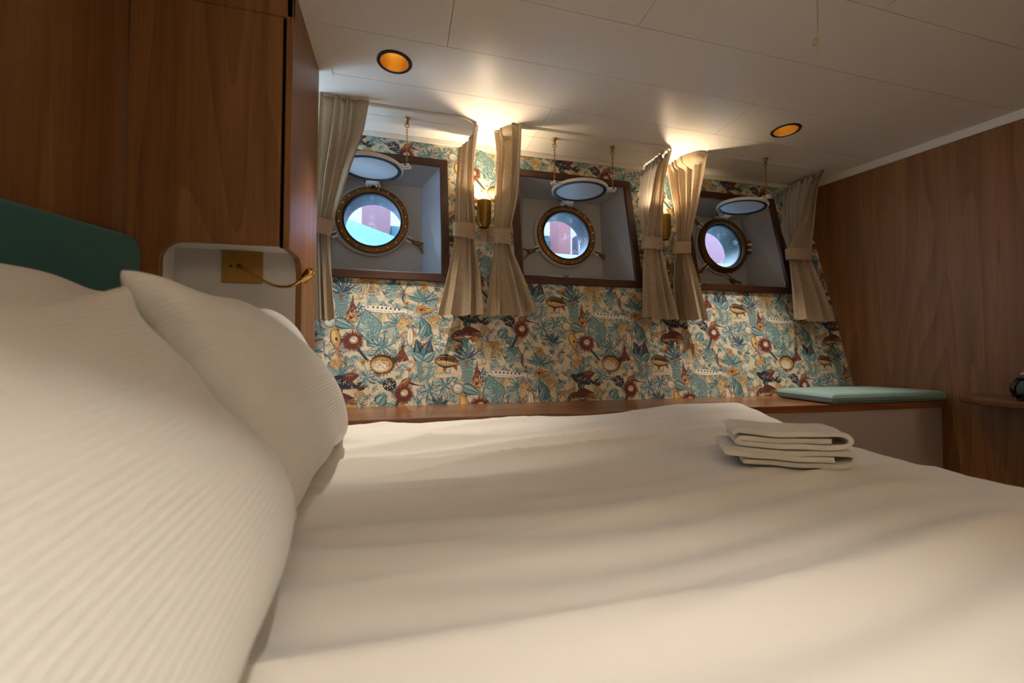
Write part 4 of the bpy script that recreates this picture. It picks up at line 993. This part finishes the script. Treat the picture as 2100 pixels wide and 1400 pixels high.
# reading lamp
rl = tag(empty('reading_lamp', ony(487, 546, NB)), 'brass reading lamp with square plate and bent gooseneck in the niche', 'reading lamp')
p0, p1 = ony(455, 511, NB-.012), ony(537, 581, NB-.012); p0.z = min(p0.z, 1.1645)
MB().box((p0.x, NB-.012, p1.z), (p1.x, NB-.0005, p0.z)).build('wall_plate', MT['brass_plate'], rl, bevel=.0015)
s_ = ony(473, 545, NB-.013); MB().lathe([(.0035, 0), (.0035, .001), (.001, .0011)], s_, (0, -1, 0), 12, cap0=True).build('switch', MT['dark'], rl)
pts = [ony(490, 545, NB-.008), ony(494, 547, 1.715), ony(510, 556, 1.68), ony(536, 573, 1.63), ony(562, 585, 1.58), ony(585, 588, 1.545), ony(603, 584, 1.52), ony(618, 573, 1.505), ony(624, 569, 1.50)]
sp_ = []
for i in range(len(pts)-1):
    g = lambda k: pts[min(max(k, 0), len(pts)-1)]
    for q in range(5):
        t_ = q/5; a_, b_, c2, d_ = g(i-1), g(i), g(i+1), g(i+2)
        sp_.append(.5*((2*b_)+(-a_+c2)*t_+(2*a_-5*b_+4*c2-d_)*t_*t_+(-a_+3*b_-3*c2+d_)*t_**3))
sp_.append(pts[-1])
MB().tube(sp_, .0052, 10).build('gooseneck', MT['brass_polish'], rl, True)
MB().lathe([(.010, 0), (.010, .005), (.006, .012)], ony(491, 546, NB-.012), (0, -1, 0), 16).build('neck_collar', MT['brass_plate'], rl, True)
h0, h1 = ony(620, 575, 1.50), ony(640, 555, 1.485); ax = (h1-h0)
MB().lathe([(.001, -.002), (.013, 0), (.015, .004), (.0155, .010), (.0165, .011), (.0165, ax.length-.002), (.0145, ax.length), (.012, ax.length-.004), (.001, ax.length-.005)], h0, ax, 24).build('lamp_head', MT['brass_polish'], rl, True)

# ================================================================== HEADBOARD
hb = MB(); zt = lambda y: 1.107+.085*(y-1.076)
prof = [(YN+.2, .35), (YC, .35)] + [(YC-.05+.05*cos(a), zt(1.53)-.05+.05*sin(a)) for a in (0, pi/8, pi/4, 3*pi/8, pi/2)] + [(YN+.2, zt(YN+.2))]
ho = hb.prism(prof, lambda p: (XL+.001, p[0], p[1]), lambda p: (XL+.052, p[0], p[1])).build('headboard', MT['teal'], None, False, .012, segs=3)
tag(ho, 'teal upholstered headboard on the walnut wall behind the pillows', 'headboard')

# ================================================================== BENCH
ZB = .532; YBF = 1.722
be = tag(empty('window_bench', (1.3, 1.95, 0)), 'long wooden topped bench with grey front under the portholes', 'bench')
bt = MB(); x0, x1 = -.368, rwx(YBF)-.012
bk = wallY(ZB)-.002
bt.hexa([(x0, YBF+.02, ZB-.036), (x1, YBF-.02, ZB-.036), (rwx(bk)-.004, bk, ZB-.036), (x0, bk, ZB-.036), (x0, YBF+.02, ZB), (x1, YBF-.02, ZB), (rwx(bk)-.004, bk, ZB), (x0, bk, ZB)])
bt.build('bench_top', MT['wood_bench'], be, bevel=.003)
bf = MB(); bf.hexa([(x0, YBF+.03, 0), (x1-.012, YBF-.008, 0), (x1-.012, YBF+.012, 0), (x0, YBF+.05, 0), (x0, YBF+.03, ZB-.036), (x1-.012, YBF-.008, ZB-.036), (x1-.012, YBF+.012, ZB-.036), (x0, YBF+.05, ZB-.036)])
bf.build('front_panel', MT['bench_front'], be)
# cushion
cu = tag(empty('bench_cushion', (2.6, 1.9, ZB)), 'sage green seat cushion lying on the bench end', 'cushion')
Cc = [(2.165, 1.700), (rwx(1.70)-.010, 1.700), (rwx(2.06)-.008, 2.06), (2.19, 2.06)]   # front-left, front-right, back-right, back-left
mb = MB(); n = 26; ht = .056
def cpos(u, v):
    a_ = Vector((*Cc[0], 0)).lerp(Vector((*Cc[1], 0)), u); b_ = Vector((*Cc[3], 0)).lerp(Vector((*Cc[2], 0)), u); return a_.lerp(b_, v)
def edge(u): return min(1, min(u, 1-u)/.05)
def topz(u, v):
    e = min(edge(u), edge(v)); return ZB+.001+ht*.5+ht*.5*(1-(1-e)**2.2)**.5+.008*sin(pi*u)**.7*sin(pi*v)**.7
def botz(u, v):
    e = min(edge(u), edge(v)); return ZB+.001+ht*.38-(ht*.38-.0)*(1-(1-e)**2.5)**.5
us = [0, .006, .016, .03, .05]+[.05+.9*i/18 for i in range(1, 18)]+[.95, .97, .984, .994, 1]
nu = len(us)
for fz in (topz, botz):
    vs_ = []
    for v in us:
        for u in us: q = cpos(u, v); vs_.append((q.x, q.y, fz(u, v)))
    mb.add(vs_, [(j*nu+i, j*nu+i+1, (j+1)*nu+i+1, (j+1)*nu+i) for j in range(nu-1) for i in range(nu-1)])
rim = [(u, 0) for u in us]+[(1, v) for v in us[1:]]+[(u, 1) for u in us[::-1][1:]]+[(0, v) for v in us[::-1][1:-1]]
a_ = [(*cpos(*r)[:2], topz(*r)) for r in rim]; b_ = [(*cpos(*r)[:2], botz(*r)) for r in rim]; nn = len(rim)
mb.add(a_+b_, [(i, (i+1) % nn, nn+(i+1) % nn, nn+i) for i in range(nn)])
mb.build('cushion_cover', MT['cushion'], cu, True, weld=True)
MB().tube([(*(cpos(*r)[:2]), topz(*r)+.006) for r in rim[::1]], .0022, 6, closed=True).build('piping', MT['cushion'], cu, True)
zc = cpos(.045, 0); MB().box((zc.x-.003, zc.y-.006, ZB+.002), (zc.x+.003, zc.y-.002, ZB+.018)).build('zip_pull', MT['zip'], cu, bevel=.001)
MB().tube([(cpos(u, 0).x, cpos(u, 0).y-.001, ZB+.014) for u in (.05, .3, .6, .95)], .002, 6).build('zip', MT['cushion_seam'], cu, True)

# ================================================================== WALL TABLE and KETTLE
ZT = .585
ty0, ty1 = .42, 1.60; tcy = (ty0+ty1)/2; hl = (ty1-ty0)/2
top = []
for i in range(41):
    a_ = pi*i/40; yy = tcy+hl*cos(a_); xx = -.42*abs(sin(a_))**.8; top.append((rwx(yy)-.004+xx, yy))
tb = tag(empty('wall_table', (rwx(tcy)-.2, tcy, 0)), 'rounded walnut wall table with a kettle on it', 'table')
MB().prism(top, lambda p: (p[0], p[1], ZT), lambda p: (p[0], p[1], ZT-.036)).build('tabletop', MT['wood_table'], tb, bevel=.010, segs=3)
br = MB(); br.prism([(0, 0), (-.22, 0), (-.03, -.30), (0, -.32)], lambda p: (rwx(.95)-.004+p[0], .935, ZT-.036+p[1]), lambda p: (rwx(.95)-.004+p[0], .965, ZT-.036+p[1])); br.build('bracket', MT['wood_table'], tb, bevel=.003)
kc = onz(2128, 822, ZT)
kt = tag(empty('kettle', kc), 'teal grey kettle with black loop handle standing on the wall table', 'kettle')
MB().lathe([(.001, .001), (.060, .001), (.064, .006), (.064, .07), (.060, .10), (.052, .118), (.050, .120), (.001, .121)], kc, (0, 0, 1), 36).build('body', MT['kettle'], kt, True)
MB().lathe([(.050, .120), (.048, .128), (.03, .134), (.006, .136), (.006, .146), (.001, .147)], kc, (0, 0, 1), 30).build('lid', MT['trim'], kt, True)
hd = -RIGHT.copy(); hd.z = 0; hd.normalize()
hpts = [kc+hd*.058+Vector((0, 0, .100)), kc+hd*.085+Vector((0, 0, .098)), kc+hd*.108+Vector((0, 0, .080)), kc+hd*.114+Vector((0, 0, .052)), kc+hd*.104+Vector((0, 0, .026)), kc+hd*.082+Vector((0, 0, .018)), kc+hd*.058+Vector((0, 0, .022))]
MB().tube(hpts, [.008, .009, .010, .010, .009, .009, .008], 10).build('handle', MT['black_plastic'], kt, True)
MB().box((kc.x+hd.x*.075-.012, kc.y+hd.y*.075-.012, kc.z+.001), (kc.x+hd.x*.075+.012, kc.y+hd.y*.075+.012, kc.z+.03)).build('switch', MT['black_plastic'], kt, bevel=.003)

# ================================================================== BED
XF = 1.60; YF = 1.685; YNR = -.95
bd = tag(empty('bed', (.4, .3, 0)), 'bed base and mattress under the white duvet', 'bed')
def lshape(dx, dy): return [(XL+.06, YNR), (XF-dx, YNR), (XF-dx, YF-dy), (-.35, YF-dy), (-.35, 1.54), (XL+.06, 1.54)]
MB().prism(lshape(.06, .03), lambda p: (*p, .02), lambda p: (*p, .26)).build('bed_base', MT['base'], bd, bevel=.01)
MB().prism(lshape(.08, .05), lambda p: (*p, .262), lambda p: (*p, .455)).build('mattress', MT['mattress'], bd, bevel=.03)
def duvet_h(x, y):
    z = .497
    z += .030*sm(1.15, 1.66, y)*(1-.2*sm(.2, 1.0, x))
    z += .050*sm(.25, 1.35, x)*sm(1.25, 1.62, y)
    z -= .026*sm(1.0, 1.6, x)*(1-sm(.75, 1.45, y))
    z += .012*sm(.6, .1, y)
    # long soft creases running with the bed
    for (A, k, s, ph, w0, w1) in ((.0058, 30, .10, .3, .95, 1.75), (.0042, 47, .16, 1.7, 1.05, 1.7), (.0044, 24, .05, .8, .2, 1.1), (.0041, 37, .02, 2.6, .1, .95), (.0030, 58, .07, .1, .0, .9), (.003, 62, .06, 4.0, 1.2, 1.7), (.0045, 13, .10, .5, -.9, .6)):
        m = sm(w0-.15, w0+.15, y)*(1-sm(w1-.15, w1+.15, y))
        arg = k*(y-s*x+.05*sin(1.9*x+ph)+.03*sin(4.3*x+2*ph))+ph
        f = 1-abs(sin(arg*.5))**.8*2 if A > .004 else sin(arg)
        fade = .45+.55*sin(1.3*x+ph*2+.5*y)**2
        z += 2.0*A*f*m*fade*(1-.6*sm(.9, 1.5, x))
    return z
def duvet(u, v):
    # u along x, v along y with rounded hems that hang down
    x = -.335+(XF+.10-(-.335))*u; yf = YF; y = YNR-.10+(yf-(YNR-.10))*v
    xx = min(x, XF); yy = min(max(y, YNR), YF)
    z = duvet_h(xx, yy)
    d = max(0, x-(XF-.14))/.24; z -= .26*d**2.4
    px = x-(.10*d**2*.9 if d > 0 else 0)
    e = max(0, y-(yf-.045))/.045; z -= .085*e**2.2; 
    e2 = max(0, (YNR+.05)-y)/.15; z -= .22*e2**2
    return (px, y-.012*e**3, z)
dv = MB().grid(duvet, 300, 320).build('duvet', MT['duvet'], None, True)
tag(dv, 'white cotton duvet spread over the bed with long soft creases', 'duvet')

# ================================================================== PILLOWS
def pillow(name, label, center, w, h, t, lean, yaw, roll=0.0, seed=1, sag=0.0, pinch=.06, twist=0.0, low=.15):
    rr = random.Random(seed); n = 72
    ph = [rr.uniform(0, 6.28) for _ in range(8)]
    def surf(u, v, s):
        x = w/2*u*(1-pinch*(1-v*v)); y = h/2*v*(1-pinch*(1-u*u))
        e = max(0.0, (1-u*u))*max(0.0, (1-v*v)); th = t/2*(e**.36)
        fill = 1.0+low*(-v)                       # heavier towards the bottom
        z = s*th*fill
        ed = (1-e)**2
        z += s*.010*e*sin(5*u+3*v+ph[0])+.010*ed*sin(9*u+ph[1])*(abs(v)**3)+.010*ed*sin(9*v+ph[2])*(abs(u)**3)
        z += s*.006*e**.5*(sin(11*u*(1-.5*abs(v))+ph[3])*abs(v)**2+sin(10*v*(1-.5*abs(u))+ph[4])*abs(u)**2)
        z += -sag*(1-v)*(1-v)*.25 + sag*.5*v*v
        z += twist*u*v
        return Vector((x, y, z))
    vs_, fs_, uv = [], [], []
    for s in (1, -1):
        b = len(vs_)
        for j in range(n+1):
            for i in range(n+1):
                u = sin(pi/2*(-1+2*i/n)); v = sin(pi/2*(-1+2*j/n)); vs_.append(surf(u, v, s)); uv.append(((u+1)/2, (v+1)/2))
        for j in range(n):
            for i in range(n):
                q = (b+j*(n+1)+i, b+j*(n+1)+i+1, b+(j+1)*(n+1)+i+1, b+(j+1)*(n+1)+i); fs_.append(q if s > 0 else q[::-1])
    # local x -> world Y, local y -> up leaning back (-X), local z -> +X
    ex = Vector((0, 1, 0)); ey = Vector((-sin(lean), 0, cos(lean))); ez = Vector((cos(lean), 0, sin(lean)))
    Rz = Matrix.Rotation(yaw, 3, 'Z'); Rr = Matrix.Rotation(roll, 3, ez)
    bas = [Rz @ (Rr @ e) for e in (ex, ey, ez)]; c_ = Vector(center)
    pts_ = [c_+bas[0]*p.x+bas[1]*p.y+bas[2]*p.z for p in vs_]
    for p in pts_:                                   # the underside is pressed flat where it rests on the bed
        p.z = max(p.z, lerp(.456, duvet_h(p.x, p.y)-.003, sm(-.37, -.33, p.x)))
    me = bpy.data.meshes.new(name); me.from_pydata(pts_, [], fs_)
    l = me.uv_layers.new(name='UVMap')
    for lp in me.loops: l.data[lp.index].uv = uv[lp.vertex_index]
    me.materials.append(MT['pillow'])
    bm = bmesh.new(); bm.from_mesh(me); bmesh.ops.remove_doubles(bm, verts=bm.verts, dist=1e-5); bmesh.ops.recalc_face_normals(bm, faces=bm.faces); bm.to_mesh(me); bm.free()
    me.polygons.foreach_set('use_smooth', [True]*len(me.polygons))
    o = bpy.data.objects.new(name, me); COL.objects.link(o)
    tag(o, label, 'pillow', 'white bed pillows'); return o
pillow('pillow', 'white ribbed pillow in front, at the side of the bed away from the portholes', (-.278, .36, .652), .78, .435, .265, .50, 0.0, .12, 1, pinch=.16, low=.34)
pillow('pillow', 'white ribbed pillow behind, against the headboard, away from the portholes', (-.59, .24, .70), .72, .46, .20, .30, 0.0, .02, 2, pinch=.10)
pillow('pillow', 'white ribbed pillow in front, at the side of the bed next to the bench', (-.322, 1.165, .705), .72, .50, .26, .46, 0.0, 0, 3, pinch=.13)
pillow('pillow', 'white ribbed pillow behind, against the headboard, next to the bench', (-.60, 1.17, .72), .70, .48, .20, .30, 0.0, -.02, 4, pinch=.10)

# ================================================================== TOWELS
def towel(label, path, th, f0, fdir, sdir, depth, base_z, seed):
    """path: list of (s, z) through the layers; extruded along the depth direction"""
    rr = random.Random(seed); n = len(path); L_, R_ = [], []
    fine = []
    for i in range(n-1):
        g = lambda k: Vector(path[min(max(k, 0), n-1)])
        for q in range(6):
            t_ = q/6; a_, b_, c2, d_ = g(i-1), g(i), g(i+1), g(i+2); fine.append(.5*((2*b_)+(-a_+c2)*t_+(2*a_-5*b_+4*c2-d_)*t_*t_+(-a_+3*b_-3*c2+d_)*t_**3))
    fine.append(Vector(path[-1])); m = len(fine)
    for i, p in enumerate(fine):
        d = fine[min(i+1, m-1)]-fine[max(i-1, 0)]; d.normalize(); nn_ = Vector((-d.y, d.x)); L_.append(p+nn_*th/2); R_.append(p-nn_*th/2)
    ringp = L_+R_[::-1]; nr = len(ringp); K = 16; vs_ = []
    ph = rr.uniform(0, 6)
    for k in range(K+1):
        t_ = k/K
        for p in ringp:
            edge_ = .004*sin(p.x*60+ph)+.003*sin(p.y*200+ph); dd = t_*depth+(edge_ if k in (0, K) else 0)
            q = f0+sdir*p.x+fdir*dd; wob = .0015*sin(18*p.x+9*t_+ph); vs_.append((q.x, q.y, base_z+p.y+wob))
    fs_ = []
    for k in range(K):
        for i in range(nr):
            j = (i+1) % nr; fs_.append((k*nr+i, k*nr+j, (k+1)*nr+j, (k+1)*nr+i))
    for k in (0, K):
        for i in range(m-1): fs_.append((k*nr+i, k*nr+i+1, k*nr+nr-2-i, k*nr+nr-1-i))
    o = MB().add(vs_, fs_).build('folded_towel', MT['towel'], None, True)
    o.data.polygons.foreach_set('use_smooth', [True]*len(o.data.polygons))
    return tag(o, label, 'towel', 'folded towels')
A_ = onz(1500, 948, .503); B_ = onz(1752, 966, .497)
sd_ = (B_-A_); TL = sd_.length; sd_.z = 0; sd_.normalize(); fd_ = Vector((-sd_.y, sd_.x, 0))
if fd_.dot(Vector((0, 1, 0))) < 0: fd_ = -fd_
fd_ = (fd_*.95+Vector((1, 0, 0))*.16).normalized()
th = .0125
low = [(.03, .0), (TL*.3, .000), (TL*.7, -.001), (TL-.02, .002), (TL+.002, .016), (TL-.006, .031), (TL*.72, .031), (TL*.4, .028), (.0, .032), (-.012, .026), (0, .020), (TL*.3, .017), (TL*.7, .0155), (TL-.045, .017)]
up = [(.04, .012), (TL*.35, .008), (TL*.75, .008), (TL-.055, .010)]
lowp = [(s, z+.004) for s, z in low]
towel('folded white towel lying on the duvet under another towel', lowp, th, A_, fd_, sd_, .17, .503, 3)
z2 = .046
upp = [(TL-.05, .0215), (TL*.6, .019), (TL*.3, .020), (.03, .024), (.018, .018), (.022, .011), (TL*.35, .005), (TL*.75, .004), (TL-.018, .008), (TL-.004, .022), (TL-.012, .036), (TL-.04, .040), (TL*.6, .036), (TL*.35, .036), (.12*TL, .042), (.02, .044), (.004, .036)]
towel('folded white towel on top of another towel on the duvet', [(s, z+z2-.002) for s, z in upp], th, A_+fd_*.004, fd_, sd_, .16, .5035, 5)

# ================================================================== PULL STRING from the ceiling
sx = ony(1675, 0, .95); sb = ony(1677, 74, .95)
st_ = tag(empty('pull_string', (sx.x, sx.y, CEIL)), 'thin beige string with a frayed knot hanging from the ceiling', 'string')
MB().tube([(sx.x, sx.y, CEIL), (sx.x+.002, sx.y, sx.z), (sb.x, sb.y, sb.z), tuple(ony(1677, 92, .95)), tuple(ony(1676, 109, .95))], .0016, 6).build('cord', MT['string'], st_, True)
MB().tube([ony(1679, 78, .95), ony(1671, 80, .95), ony(1667, 88, .95), ony(1667, 95, .95), ony(1672, 92, .95), ony(1678, 84, .95)], .0014, 6).build('knot', MT['string'], st_, True)
for o in bpy.data.objects:
    if '_e' in o: del o['_e']
